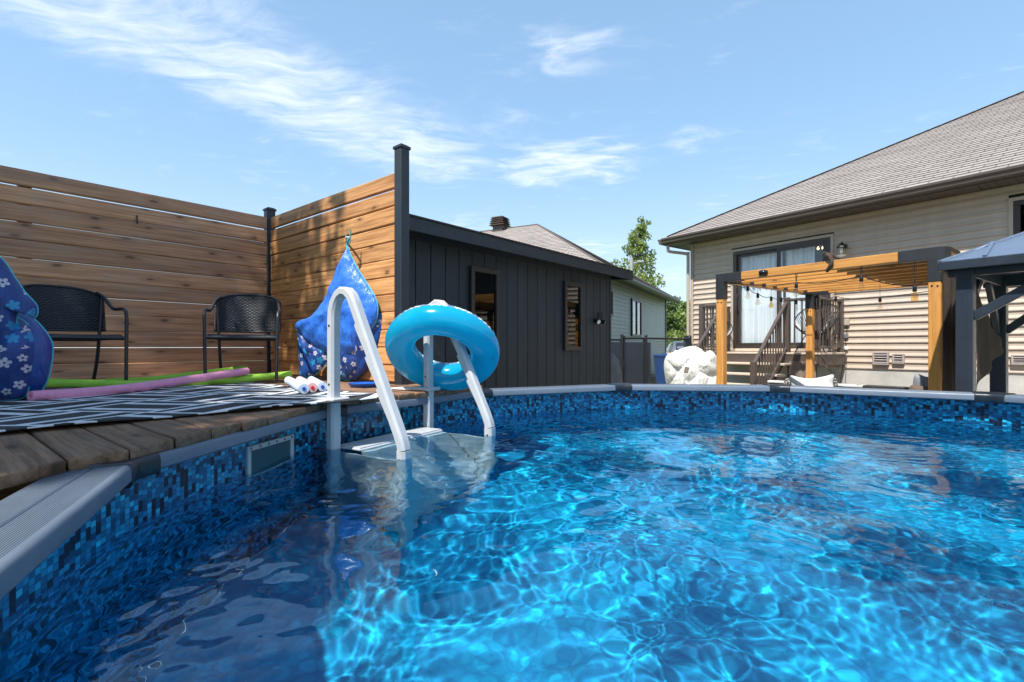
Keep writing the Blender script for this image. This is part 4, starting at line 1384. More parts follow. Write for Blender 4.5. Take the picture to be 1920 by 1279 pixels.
# twin flood lamp with solar panel
n_ = MF.to_3x3() @ Vector((0, 1, 0))
lpz = onplane(1117, 602, FW(SA0, SB - .015, 0), n_)
lpx = MS.inverted() @ lpz
flood = thing('flood_lamp', 'twin headed security lamp with small solar panel on the charcoal shed', 'lamp', lpz)
MLp = MS @ T(lpx.x, -.012, lpx.z)
MB().bx(-.05, .05, -.035, 0, -.035, .035, .008).build('mount_plate', MAT['black'], flood, MLp)
for s_ in (-1, 1):
    H = MLp @ T(s_ * .075, -.075, -.012) @ RZ(s_ * .35) @ RX(rad(105))
    MB().lathe([(0, -.05), (.024, -.05), (.03, -.03), (.034, .03), (.040, .045), (.036, .045), (.032, .035), (0, .032)], 16, H).build('lamp_head', MAT['black'], flood, smooth=40)
    MB().lathe([(0, .036), (.032, .038), (0, .040)], 14, H).build('lens', MAT['plasticwhite'], flood, smooth=40)
    MB().tube([MLp @ Vector((s_ * .03, -.03, 0)), MLp @ Vector((s_ * .075, -.07, -.01))], .008, 8).build('bracket', MAT['black'], flood, smooth=40)
MB().bx(.07, .15, -.06, -.05, .01, .13, .002).build('solar_panel', plain('solar panel glass', (.02, .025, .04), .12, spec=.8), flood, MLp @ RX(rad(-20)))

# ================================================================== neighbour's house
NH = Vector((6.4, 21.0, 0)); nw = Vector((.476, .88, 0)).normalized(); nn = Vector((nw.y, -nw.x, 0))   # wall direction (away), outward normal
WN = 8.0
MN = frame(NH - nw * WN, nw, -nn, Vector((0, 0, 1)))     # x along the visible wall (away), y into the house
NB, NTop = -.12, 2.98
nb = thing('neighbour_house', 'pale grey sided neighbour house with brown hip roof', 'house', MN @ Vector((0, 0, -.3)))
MB().bx(.02, WN - .02, .03, 14, -.5, NTop).build('wall_core', MAT['siding_far'], nb, MN)
MB().bx(0, WN, .012, .2, -.5, NB + .14).build('foundation', MAT['concrete'], nb, MN)
def siding_strip_mb(x0, x1, z0, z1, pitch):
    mb = MB(); z = z0
    while z < z1 - .01:
        z2 = min(z + pitch, z1)
        sec = [(0.028, z), (-.004, z), (-.004, z + pitch * .10), (.006, z + pitch * .42), (.010, z2), (.028, z2)]
        mb.loft([[Vector((x0, y_, q)) for y_, q in sec], [Vector((x1, y_, q)) for y_, q in sec]])
        z = z2
    return mb
wins = [(4.55, 6.0, .62, 2.50), (.62, 1.5, 1.35, 2.62)]
n_ = -nn
def nwx(px, py): return MN.inverted() @ onplane(px, py, MN.translation, nn)
w1a, w1b = nwx(1183, 640), nwx(1201, 640)
w1t, w1bt = nwx(1192, 562).z, nwx(1192, 631).z
wins = [(w1a.x, w1b.x, w1bt, w1t)]
w2b = nwx(1147, 580)
wins.append((w2b.x - .9, w2b.x, nwx(1146, 594).z, nwx(1146, 543).z))
sd_ = siding_strip_mb(0.0, WN, NB + .14, NTop, .112)
o_ = sd_.build('siding_courses', MAT['siding_far'], nb, MN); o_['kind'] = 'stuff'
for (x0, x1, z0, z1) in wins:
    f = MB(); B_ = .07
    for (a0, a1, b0, b1) in ((x0, x1, z1 - B_, z1), (x0, x1, z0, z0 + B_), (x0, x0 + B_, z0 + B_, z1 - B_), (x1 - B_, x1, z0 + B_, z1 - B_), ((x0 + x1) / 2 - .04, (x0 + x1) / 2 + .04, z0 + B_, z1 - B_)):
        f.bx(a0, a1, -.05, -.0055, b0, b1, .004)
    wn = f.build('window', MAT['blackmetal'], nb, MN)
    for (a0, a1) in ((x0 + B_, (x0 + x1) / 2 - .04), ((x0 + x1) / 2 + .04, x1 - B_)):
        MB().bx(a0, a1, -.022, -.016, z0 + B_, z1 - B_).build('pane', MAT['glass'], wn, MN)
        MB().bx(a0, a1, -.012, -.006, z0 + B_, z1 - B_).build('dark_backing', MAT['darkvoid'], wn, MN)
MB().bx(WN - .06, WN + .03, -.03, .06, NB + .1, NTop, .004).build('corner_trim', MAT['brown_alu'], nb, MN)
OVN = .42
ez = NTop + .02
D_ = 14.0
pitchN = 2.72 / (WN / 2 + OVN)
hx = WN / 2; top_z = ez + pitchN * (WN / 2 + OVN)
c_ = [Vector((-OVN, -OVN, ez)), Vector((WN + OVN, -OVN, ez)), Vector((WN + OVN, D_, ez)), Vector((-OVN, D_, ez))]
a1 = Vector((hx, WN / 2, top_z)); a2 = Vector((hx, D_, top_z))
under = MB(); dz_ = Vector((0, 0, -.05))
under.add([MN @ p for p in (c_[0], c_[1], c_[2], c_[3])], [(0, 3, 2, 1)])
under.add([MN @ (p) for p in (c_[0], c_[1], c_[2], c_[3], a1, a2)], [(0, 1, 4), (1, 2, 5, 4), (3, 0, 4, 5)])
nroof = under.build('roof', MAT['brown_alu'], nb)
def hip_plane(name, M, c0_, c1_, hipl, hipr, mat, parent, zlift=.012, rowh=.143):
    """plane rising from eave c0->c1 (local), hip cuts on either side: hipl/hipr True closes in at 45 degrees in plan"""
    ux = (c1_ - c0_).normalized(); L = (c1_ - c0_).length
    inw = Vector((-ux.y, ux.x, 0))
    pit = parent_pitch
    uy = (inw + Vector((0, 0, pit))).normalized(); k_ = uy.to_2d().length
    smax = parent_run / k_
    R_ = M.to_3x3()
    def lim(t):
        dl = t * k_
        return (dl if hipl else 0.0, L - dl if hipr else L)
    nr_ = ux.cross(uy)
    return shingle_plane(name, M @ (c0_ + nr_ * zlift), R_ @ ux, R_ @ uy, 0, lim, smax, mat, parent, rowh=rowh)
parent_pitch, parent_run = pitchN, WN / 2 + OVN
hip_plane('shingle_courses', MN, c_[0], c_[1], True, True, MAT['shingle'], nroof)
hip_plane('shingle_courses', MN, c_[3], c_[0], False, True, MAT['shingle'], nroof)
for (p, q) in ((c_[0], a1), (c_[1], a1), (a1, a2)):
    MB().tube([MN @ (p + Vector((0, 0, .015))), MN @ (q + Vector((0, 0, .015)))], .035, 6).build('ridge_cap', MAT['shingle'], nroof)
gut = MB()
for (p, q) in ((c_[0], c_[1]), (c_[3], c_[0])):
    ux = (q - p).normalized(); ou = Vector((ux.y, -ux.x, 0))
    sec = [(0, -.13), (.045, -.13), (.085, -.06), (.085, .005), (.07, .008), (0, .005)]
    gut.loft([[MN @ (e + ou * s_ + Vector((0, 0, z_))) for s_, z_ in sec] for e in (p, q)])
gut.build('gutter', MAT['brown_alu'], nb)
MB().bx(-OVN + .02, WN + OVN - .02, -OVN + .02, .02, NTop - .035, NTop - .005).build('soffit', MAT['brown_alu'], nb, MN)
# square roof ventilator on the ridge
tv = None
for k in range(200):
    q = a1.lerp(a2, k / 200); pw = MN @ q
    if 960 + FPX * pw.x / pw.y < 938: tv = q; break
vent = MB()
MV = MN @ T(tv.x, tv.y, top_z)
vent.bx(-.22, .22, -.22, .22, -.25, .12, .01)
for k in range(5):
    z = .14 + k * .075
    s_ = .34 - .012 * k
    vent.loft([[MV.inverted() @ (MV @ Vector((sx * s_, sy * s_, z))) for sx, sy in ((-1, -1), (1, -1), (1, 1), (-1, 1))], [Vector((sx * (s_ - .07), sy * (s_ - .07), z + .05)) for sx, sy in ((-1, -1), (1, -1), (1, 1), (-1, 1))]])
vent.bx(-.2, .2, -.2, .2, .12, .5)
vent.build('roof_vent', plain('brown vent metal', (.085, .062, .055), .5), nb, MV)

# ================================================================== chain link gate and fence
cl = thing('chain_link_gate', 'black chain link gate and fence between the shed and house', 'gate', (2.1, 9.9, -.45))
g0 = Vector((1.62, 9.55, 0)); g1 = Vector((3.78, 10.85, 0))
gx = (g1 - g0).normalized(); MG = axis_frame(g0, g1); GL = (g1 - g0).length
gb, gt = ground_z(2.5, 10) + .04, 1.185
def gpx(px):
    return (MG.inverted() @ onplane(px, 640, g0, MG.to_3x3() @ Vector((0, 1, 0)))).x
xp1, xp2, xe = gpx(1166), gpx(1211), gpx(1289)
mt = MAT['blackmetal']
for x_, h_ in ((xp1, gt + .06), (xp2, gt + .055), (xe + .06, gt + .03)):
    MB().tube([(x_, 0, gb - .3), (x_, 0, h_)], .032, 10).build('post', mt, cl, MG, smooth=50)
    MB().lathe([(.036, h_ - .01), (.036, h_ + .012), (.02, h_ + .03), (0, h_ + .034)], 10, T(x_, 0, 0)).build('post_cap', mt, cl, MG, smooth=50)
fr_ = smooth_path([(xp1 + .06, 0, gb + .05), (xp1 + .06, 0, gt - .08), (xp1 + .075, 0, gt - .025), (xp1 + .13, 0, gt), (xe - .12, 0, gt), (xe - .05, 0, gt - .03), (xe - .02, 0, gt - .11), (xe - .02, 0, gb + .05)], 4)
MB().tube(fr_ + [fr_[0]], .021, 8).build('gate_frame', mt, cl, MG, smooth=50)
MB().tube([(xp2 - .06, 0, gb + .05), (xp2 - .06, 0, gt)], .020, 8).build('gate_stile', mt, cl, MG, smooth=50)
MB().tube([(0, 0, gt - .03), (xp1, 0, gt - .03)], .020, 8).build('top_rail', mt, cl, MG, smooth=50)
MB().bx(xp1 + .02, xp1 + .10, -.03, .03, .62, .70, .008).build('latch', mt, cl, MG)
wire = MB()
dm = .062
def chain(x0, x1, z0, z1):
    nx_ = int((x1 - x0) / (dm / 2)); nz_ = int((z1 - z0) / (dm / 2))
    for i_ in range(0, nx_, 1):
        pts = [(x0 + (i_ + ((k + i_) % 2)) * dm / 2, .002 if k % 2 else -.002, z0 + k * dm / 2) for k in range(nz_ + 1)]
        if i_ % 2 == 0 or True:
            wire.tube(pts, .0034, 3, caps=False)
chain(xp1 + .08, xp2 - .07, gb + .06, gt - .02)
chain(xp2 - .04, xe - .04, gb + .06, gt - .02)
chain(.02, xp1 - .04, gb + .06, gt + .015)
wm_ = wire.build('wire_mesh', plain('black coated wire', (.13, .135, .14), .35, .5), cl, MG); wm_['kind'] = 'stuff'
# dark panel and covered grill just behind the gate
pp = onplane(1176, 680, MG @ Vector((0, .45, 0)), MG.to_3x3() @ Vector((0, 1, 0)))
pn = thing('slatted_screen', 'dark navy slatted screen standing behind the chain link gate', 'screen', pp - Vector((0, 0, .7)))
xq = (MG.inverted() @ pp).x
for k in range(9):
    MB().bx(-.62 + k * .145, -.62 + k * .145 + .140, -.012, .012, -.40, 1.115, .004).build('slat', plain('navy slat', (.016, .024, .042), .5), pn, MG @ T(xq, .45, 0))
for z in (-.2, .9): MB().bx(-.62, .68, .0125, .045, z, z + .07, .004).build('rail', mt, pn, MG @ T(xq, .45, 0))
gc = atd(1150, 706, 9.0)
cv = MB()
ring_ = []
for z_, sx_, sy_ in ((-.42, .30, .30), (.0, .29, .28), (.35, .26, .24), (.58, .20, .17), (.70, .11, .09), (.735, .03, .03)):
    r_ = []
    for k in range(40):
        a_ = 2 * math.pi * k / 40
        fl_ = 1 + .07 * math.sin(a_ * 7 + z_ * 3) * max(0, 1 - (z_ + .42) / 1.1)
        cx_ = math.copysign(abs(math.cos(a_)) ** .7, math.cos(a_)); cy_ = math.copysign(abs(math.sin(a_)) ** .7, math.sin(a_))
        r_.append((cx_ * sx_ * fl_, cy_ * sy_ * fl_, z_))
    ring_.append(r_)
cv.loft(ring_)
tag(cv.build('grill_cover', plain('grey cover cloth', (.16, .155, .15), .8, var=.2, bump=.4, bscale=20), None, T(gc.x - .10, gc.y + .1, .20), smooth=60), 'grey cloth cover over a grill beside the shed corner', 'grill cover')
# heat pump on its pad and the recycling bin
hp_ = nwx(1224, 676)
hpump = thing('heat_pump', 'white louvred heat pump unit against the neighbour wall', 'heat pump', MN @ Vector((hp_.x, -.5, -.1)))
MHp = MN @ T(hp_.x, -.6, 0)
hz0 = 1.0 - (693 - HZ) / FPX * (MHp.translation.y)
MB().bx(-.42, .42, -.17, .17, hz0, hz0 + .62, .015).build('casing', plain('off white metal', (.62, .62, .60), .45), hpump, MHp)
for k in range(11):
    MB().bx(-.40, .40, -.186, -.172, hz0 + .05 + k * .05, hz0 + .05 + k * .05 + .018, .003).build('louvre', plain('grey louvre', (.22, .22, .22), .5) if k == 0 else bpy.data.materials['grey louvre'], hpump, MHp)
for k in range(11):
    MB().bx(-.434, -.4215, -.15, .15, hz0 + .05 + k * .05, hz0 + .05 + k * .05 + .018, .003).build('louvre', bpy.data.materials['grey louvre'], hpump, MHp)
MB().bx(-.6, .6, -.3, .35, hz0 - .5, hz0 - .002, .01).build('pad', MAT['concrete'], hpump, MHp)
bp = atd(1251, 700, 15.2)
rbin = thing('recycling_bin', 'blue wheeled recycling bin behind the chain link gate', 'bin', (bp.x, bp.y, -.2))
bz = 1.0 - (664 - HZ) / FPX * bp.y
MBn = T(bp.x, bp.y, 0) @ RZ(.3)
bm_ = MB(); bm_.loft([[Vector((sx * .21, sy * .24, -.2)) for sx, sy in ((-1, -1), (1, -1), (1, 1), (-1, 1))], [Vector((sx * .275, sy * .31, bz - .07)) for sx, sy in ((-1, -1), (1, -1), (1, 1), (-1, 1))]])
MAT['binblue'] = plain('blue bin plastic', (.012, .07, .26), .45)
bm_.build('body', MAT['binblue'], rbin, MBn)
ld = MB(); ld.loft([[Vector((sx * .295, sy * .33, bz - .0695)) for sx, sy in ((-1, -1), (1, -1), (1, 1), (-1, 1))], [Vector((sx * .295, sy * .33, bz - .03)) for sx, sy in ((-1, -1), (1, -1), (1, 1), (-1, 1))], [Vector((sx * .24, sy * .26, bz)) for sx, sy in ((-1, -1), (1, -1), (1, 1), (-1, 1))]])
ld.build('lid', MAT['binblue'], rbin, MBn)
for s_ in (-1, 1): MB().lathe([(0, -.03), (.1, -.03), (.1, .03), (0, .03)], 14, T(s_ * .26, .26, -.12) @ RY(math.pi / 2)).build('wheel', MAT['black'], rbin, MBn)
# ================================================================== main house
HA = math.atan2(-.8, .6)
MH = T(4.18, 11.72, 0) @ RZ(HA)              # x along the wall (towards the right), y into the house
HR = MH.to_3x3(); HN = HR @ Vector((0, -1, 0))
HLEN, HDEP = 12.5, 9.4
SB0, ST0 = .627, 3.40                        # siding bottom, soffit
house = thing('house', 'beige sided bungalow with brown hip roof and sliding patio door', 'house', MH @ Vector((0, 0, GZ)))
def hpx(px, py, off=0.0):
    return MH.inverted() @ onplane(px, py, MH @ Vector((0, -off, 0)), HN)
DX0, DX1, DZ0, DZ1 = 1.02, 2.92, .97, 3.065   # patio door opening
WX0, WX1, WZ0, WZ1 = 5.36, 6.70, 2.0, 3.16    # window near the right edge
# wall core with openings, as separate blocks
wc = MB()
for (x0, x1, z0, z1) in ((.02, DX0, GZ, ST0), (DX0, DX1, GZ, DZ0), (DX0, DX1, DZ1, ST0), (DX1, WX0, GZ, ST0), (WX0, WX1, GZ, WZ0), (WX0, WX1, WZ1, ST0), (WX1, HLEN - .02, GZ, ST0)):
    wc.bx(x0, x1, .032, .20, z0, z1)
wc.bx(.02, .20, .2005, HDEP, GZ, ST0)
wc.bx(HLEN - .2, HLEN - .02, .2005, HDEP, GZ, ST0)
wc.bx(.2005, HLEN - .2005, HDEP - .2, HDEP, GZ, ST0)
wc.build('wall', MAT['darkvoid'], house, MH)
MB().bx(0.0, HLEN, .012, .0315, GZ - .2, SB0 + .01).build('foundation', MAT['concrete'], house, MH)
MB().bx(-.012 + .012, .0195, .0325, HDEP, GZ - .2, SB0 + .01).build('foundation', MAT['concrete'], house, MH)
PI_S = .1145
def plank_mesh(L):
    sec = [(.030, 0), (-.009, 0), (-.0105, .004), (-.0095, .016), (.004, .050), (.0065, .054), (.0075, PI_S - .001), (.030, PI_S - .001)]
    mb = MB(); mb.loft([[Vector((0, y_, z_)) for y_, z_ in sec], [Vector((L, y_, z_)) for y_, z_ in sec]])
    return mb.mesh('siding_plank', MAT['siding'])
pm_cache = {}
def plank(x0, x1, z):
    key = round(x1 - x0, 4)
    if key not in pm_cache: pm_cache[key] = plank_mesh(x1 - x0)
    obj('siding_plank', pm_cache[key], house, MH @ T(x0, 0, z))
z = SB0
while z < ST0 - .03:
    zt = z + PI_S
    cuts = []
    if zt > DZ0 - .02 and z < DZ1 + .03: cuts.append((DX0 - .055, DX1 + .055))
    if zt > WZ0 - .04 and z < WZ1 + .03: cuts.append((WX0 - .055, WX1 + .055))
    x = .05
    for (c0_, c1_) in cuts:
        plank(x, c0_, z); x = c1_
    plank(x, HLEN - .05, z)
    z += PI_S
# end wall siding (left side, seen edge on) as planks too
pm_side = plank_mesh(HDEP - .1)
z = SB0
while z < ST0 - .03:
    obj('siding_plank', pm_side, house, MH @ T(0, HDEP - .04, z) @ RZ(-math.pi / 2)); z += PI_S
for (x0, x1, y0, y1) in ((-.022, .05, -.024, -.001), (-.024, -.001, -.0005, .07)):
    MB().bx(x0, x1, y0, y1, SB0 - .01, ST0, .004).build('corner_trim', MAT['taupe_trim'], house, MH)
MB().bx(.0505, HLEN, -.016, .010, ST0 - .05, ST0 - .002, .004).build('frieze_trim', MAT['taupe_trim'], house, MH)
# roof
OVH = .45
ezh = ST0 + .135
RUN = HDEP / 2 + OVH + .25
PIT = .55
hc = [Vector((-OVH, -OVH, ezh)), Vector((HLEN + OVH, -OVH, ezh)), Vector((HLEN + OVH, -OVH + 2 * RUN, ezh)), Vector((-OVH, -OVH + 2 * RUN, ezh))]
tz_ = ezh + PIT * RUN
h1, h2 = Vector((-OVH + RUN, -OVH + RUN, tz_)), Vector((HLEN + OVH - RUN, -OVH + RUN, tz_))
rb_ = MB().add([MH @ p for p in hc + [h1, h2]], [(0, 1, 5, 4), (1, 2, 5), (2, 3, 4, 5), (3, 0, 4), (3, 2, 1, 0)])
hroof = rb_.build('roof', MAT['brown_alu'], house)
parent_pitch, parent_run = PIT, RUN
hip_plane('shingle_courses', MH, hc[0] + Vector((-.03, -.03, 0)), hc[1] + Vector((.03, -.03, 0)), True, True, MAT['shingle'], hroof, .016)
hip_plane('shingle_courses', MH, hc[3] + Vector((-.03, .03, 0)), hc[0] + Vector((-.03, -.03, 0)), True, True, MAT['shingle'], hroof, .016)
nk = 34
cap_box = MB().box(RX(0), (.33, .22, .008), .002).mesh('hip_cap_shingle', MAT['shingle'])
hdir = (h1 - hc[0])
for k in range(nk):
    p = MH @ (hc[0] + hdir * ((k + .4) / nk) + Vector((0, 0, .030)))
    q = MH @ (hc[0] + hdir * ((k + 1.4) / nk) + Vector((0, 0, .034)))
    obj('hip_cap', cap_box, hroof, axis_frame(p, q) @ T(.14, 0, 0))
# fascia, gutter, soffit
gsec = [(0, -.125), (.055, -.125), (.075, -.10), (.082, -.06), (.105, -.03), (.105, .0), (.096, .004), (.09, -.005), (0, -.006)]
gu = MB()
for (p, q) in ((hc[0], hc[1]), (hc[3], hc[0])):
    ux = (q - p).normalized(); ou = Vector((ux.y, -ux.x, 0))
    gu.loft([[MH @ (e + ux * (s0_) + ou * s_ + Vector((0, 0, z_))) for s_, z_ in gsec] for e, s0_ in ((p, 0), (q, .08 if (q - p).x == 0 or True else 0))])
gu.build('gutter', MAT['brown_alu'], house)
MB().bx(-OVH, HLEN + OVH, -OVH - .001, -OVH + .018, ST0 - .012, ezh - .003).build('fascia', MAT['brown_alu'], house, MH)
MB().bx(-OVH - .001, -OVH + .018, -OVH + .0185, HDEP, ST0 - .012, ezh - .003).build('fascia', MAT['brown_alu'], house, MH)
sp = MB()
for k in range(3): sp.bx(k * .10, k * .10 + .094, -OVH + .02, -.017, -.004, .004, .0015)
sp_me = sp.mesh('soffit_panel', MAT['brown_alu'])
x = -OVH + .03
while x < HLEN:
    obj('soffit_panel', sp_me, house, MH @ T(x, 0, ST0 + .004 + (.004 if int(round(x / .303)) % 2 else 0))); x += .303
MB().bx(-OVH + .02, -.002, -.016, HDEP, ST0 - .002, ST0 + .010).build('soffit_return', MAT['brown_alu'], house, MH)
# downspout at the corner
dp = smooth_path([(-.36, -.40, ST0 + .02), (-.36, -.40, ST0 - .10), (-.34, -.37, ST0 - .155), (-.12, -.13, ST0 - .205), (-.055, -.075, ST0 - .24), (-.05, -.07, ST0 - .32), (-.05, -.07, 1.4), (-.05, -.07, GZ + .1)], 4)
MB().tube(dp, .036, 8).build('downspout', MAT['taupe_trim'], house, MH, smooth=50)
# patio door
def openframe(x0, x1, z0, z1, B_, y0, y1, mat, nm, par, ch=.004):
    f = MB()
    for (a0, a1, b0, b1) in ((x0, x1, z1 - B_, z1), (x0, x1, z0, z0 + B_), (x0, x0 + B_, z0 + B_, z1 - B_), (x1 - B_, x1, z0 + B_, z1 - B_)):
        f.bx(a0, a1, y0, y1, b0, b1, ch)
    return f.build(nm, mat, par, MH)
dk = plain('dark bronze frame', (.040, .031, .027), .38)
openframe(DX0 - .054, DX1 + .054, DZ0 - .05, DZ1 + .052, .052, -.020, .028, MAT['taupe_trim'], 'door_trim', house)
door = openframe(DX0, DX1, DZ0, DZ1, .075, -.018, .08, dk, 'patio_door', house)
mid = (DX0 + DX1) / 2
B_ = .075
openframe(DX0 + B_, mid + .03, DZ0 + B_, DZ1 - B_, .055, .028, .06, dk, 'sliding_sash', door)
openframe(mid - .03, DX1 - B_, DZ0 + B_, DZ1 - B_, .055, -.012, .026, dk, 'fixed_sash', door)
MB().bx(DX0 + B_ + .055, mid - .025, .040, .046, DZ0 + B_ + .055, DZ1 - B_ - .055).build('pane', MAT['glass'], door, MH)
MB().bx(mid + .025, DX1 - B_ - .055, .004, .010, DZ0 + B_ + .055, DZ1 - B_ - .055).build('pane', MAT['glass'], door, MH)
MB().tube(smooth_path([(DX0 + .10, .02, 1.78), (DX0 + .10, -.03, 1.80), (DX0 + .10, -.035, 1.95), (DX0 + .10, -.03, 2.10), (DX0 + .10, .02, 2.12)], 4), .011, 8).build('handle', MAT['black'], door, MH, smooth=50)
MB().bx(DX0 - .06, DX1 + .06, -.075, -.0185, DZ0 - .045, DZ0 + .012, .006).build('threshold', MAT['treadbeige'], door, MH)
# curtains behind the glass
def curtain(x0, x1, folds, label):
    V_, F_ = [], []
    nu_ = 120; nv_ = 10
    for j in range(nv_ + 1):
        for i_ in range(nu_ + 1):
            u_ = i_ / nu_; v_ = j / nv_
            zz = DZ0 + .09 + (DZ1 - DZ0 - .14) * v_
            yy = .165 + .030 * math.sin(u_ * folds * 2 * math.pi + .6 * math.sin(v_ * 2 + u_ * 9)) + .012 * math.sin(u_ * folds * 4.7 * math.pi + 1)
            V_.append((x0 + (x1 - x0) * u_ + .01 * math.sin(v_ * 3 + u_ * 20), yy, zz))
    for j in range(nv_):
        for i_ in range(nu_):
            k = j * (nu_ + 1) + i_; F_.append((k, k + 1, k + nu_ + 2, k + nu_ + 1))
    m_ = bpy.data.materials.get('white curtain')
    if m_ is None:
        m_, t, b = newmat('white curtain'); b.inputs['Base Color'].default_value = (.74, .77, .80, 1); b.inputs['Roughness'].default_value = .8
        t.put(b.inputs['Normal'], t.bump(t.noise(t.coord('Object'), 120, 2), .15, .002))
    o = fast('curtain', V_, F_, m_, None, True, MH)
    return tag(o, label, 'curtain', 'curtains of the patio door')
curtain(DX0 + .05, mid + .02, 7, 'white curtain behind the left pane of the patio door')
curtain(mid + .05, DX1 - .32, 5, 'white curtain behind the right pane of the patio door')
# interior: floor, back wall and a lit three-bulb pendant seen through the door
room = thing('room', 'dim room behind the patio door glass', 'room', MH @ Vector((2, 2, DZ0)), kind='structure')
MB().bx(.3, 5.2, .21, 4.2, DZ0 - .1, DZ0 - .002).build('floor', plain('dim wood floor', (.10, .065, .04), .5), room, MH)
MB().bx(.3, 5.2, 4.2, 4.3, DZ0, ST0 - .02).build('wall', plain('grey room wall', (.20, .20, .20), .8), room, MH)
MB().bx(.3, 5.2, .21, 4.3, ST0 - .015, ST0 - .002).build('ceiling', plain('room ceiling', (.3, .3, .3), .8), room, MH)
pend = thing('pendant_lamp', 'lit pendant lamp with three warm bulbs inside the patio door', 'lamp', MH @ Vector((2.75, .6, 2.7)))
em, t, b = newmat('warm lit bulb'); b.inputs['Emission Color'].default_value = (1, .62, .22, 1); b.inputs['Emission Strength'].default_value = 9; b.inputs['Base Color'].default_value = (1, .7, .4, 1)
pc_ = hpx(1534, 465, -.35)
MB().tube([pc_ + Vector((-.10, 0, .03)), pc_ + Vector((.12, 0, .03))], .008, 6).build('bar', MAT['black'], pend, MH)
MB().tube([pc_ + Vector((.0, 0, .03)), pc_ + Vector((.0, 0, ST0 - pc_.z - .02))], .005, 6).build('rod', MAT['black'], pend, MH)
for k in (-1, 0, 1):
    MB().lathe([(0, -.035), (.014, -.03), (.018, -.015), (.012, .005), (.006, .02), (0, .022)], 10, T(pc_ + Vector((k * .085, 0, 0)))).build('bulb', em, pend, MH, smooth=60)
# window near the right edge
openframe(WX0 - .054, WX1 + .054, WZ0 - .05, WZ1 + .052, .052, -.020, .028, MAT['taupe_trim'], 'window_trim', house)
wn = openframe(WX0, WX1, WZ0, WZ1, .07, -.016, .07, dk, 'window', house)
MB().bx(WX0 + .07, WX1 - .07, .02, .026, WZ0 + .07, WZ1 - .07).build('pane', MAT['glass_dark'], wn, MH)
MB().bx(WX0, WX1, .21, .24, WZ0 - .05, WZ1 + .05).build('dark_backing', MAT['darkvoid'], wn, MH)
# wall lantern
lp = hpx(1583, 470)
lant = thing('wall_lantern', 'black carriage lantern on the siding right of the patio door', 'lamp', MH @ Vector((lp.x, 0, lp.z)))
ML_ = MH @ T(lp.x, 0, lp.z)
MB().lathe([(0, 0), (.055, 0), (.05, .018), (.03, .025), (0, .026)], 14, T(0, -.008, .07) @ RX(math.pi / 2)).build('back_plate', MAT['black'], lant, ML_, smooth=40)
MB().tube(smooth_path([(0, -.03, .08), (0, -.08, .13), (0, -.125, .135), (0, -.13, .10)], 4), .009, 8).build('arm', MAT['black'], lant, ML_, smooth=50)
MB().lathe([(0, .115), (.03, .11), (.078, .055), (.085, .045), (.075, .045)], 8, T(0, -.13, 0)).build('roof', MAT['black'], lant, ML_)
MB().lathe([(.062, .045), (.072, -.10), (.070, -.10), (.060, .045)], 8, T(0, -.13, 0)).build('glass', MAT['bulbglass'], lant, ML_)
MB().lathe([(0, -.13), (.03, -.125), (.074, -.11), (.08, -.10), (.07, -.098), (0, -.098)], 8, T(0, -.13, 0)).build('base', MAT['plasticwhite'], lant, ML_)
for k in range(4):
    a_ = math.pi / 4 + k * math.pi / 2
    MB().tube([(.064 * math.cos(a_), -.13 + .064 * math.sin(a_), .045), (.074 * math.cos(a_), -.13 + .074 * math.sin(a_), -.10)], .004, 5).build('bar', MAT['black'], lant, ML_)
MB().lathe([(0, -.06), (.02, -.05), (.028, -.02), (.02, .02), (.012, .04), (0, .04)], 10, T(0, -.13, 0)).build('bulb', MAT['plasticwhite'], lant, ML_, smooth=60)
# vents on the wall
def wall_vent(px0, px1, py0, py1, nsl, label):
    a_, b_ = hpx(px0, py0), hpx(px1, py1)
    cx_, w_ = (a_.x + b_.x) / 2, (b_.x - a_.x)
    zt_, zb_ = hpx((px0 + px1) / 2, py0).z, hpx((px0 + px1) / 2, py1).z
    v = thing('wall_vent', label, 'vent', MH @ Vector((cx_, 0, zb_)), 'louvred vents on the house wall')
    mv = plain('mauve grey vent', (.36, .31, .30), .5) if 'mauve grey vent' not in bpy.data.materials else bpy.data.materials['mauve grey vent']
    M_ = MH @ T(cx_, -.008, 0); h = w_ / 2; f = MB(); q = .026
    for (x0, x1, z0, z1) in ((-h, h, zt_ - q, zt_), (-h, h, zb_, zb_ + q), (-h, -h + q, zb_ + q, zt_ - q), (h - q, h, zb_ + q, zt_ - q)):
        f.bx(x0, x1, -.05, 0, z0, z1, .004)
    f.build('frame', mv, v, M_)
    MB().bx(-h + q, h - q, -.006, -.001, zb_ + q, zt_ - q).build('dark_backing', MAT['darkvoid'], v, M_)
    for k in range(nsl):
        zc_ = zb_ + q + (k + .55) * (zt_ - zb_ - 2 * q) / nsl
        hh = (zt_ - zb_ - 2 * q) / nsl
        s = MB(); s.loft([[Vector((x_, -.01, zc_ + hh * .42)), Vector((x_, -.055, zc_ - hh * .22)), Vector((x_, -.055, zc_ - hh * .32)), Vector((x_, -.01, zc_ + hh * .30))] for x_ in (-h + q, h - q)])
        s.build('slat', mv, v, M_)
wall_vent(1638, 1668, 660, 684, 4, 'large louvred vent low on the siding, left of a smaller one')
wall_vent(1675, 1697, 663, 682, 3, 'small louvred vent low on the siding beside the large one')
wall_vent(1897, 1930, 665, 684, 3, 'louvred vent at the right edge beyond the gazebo posts')
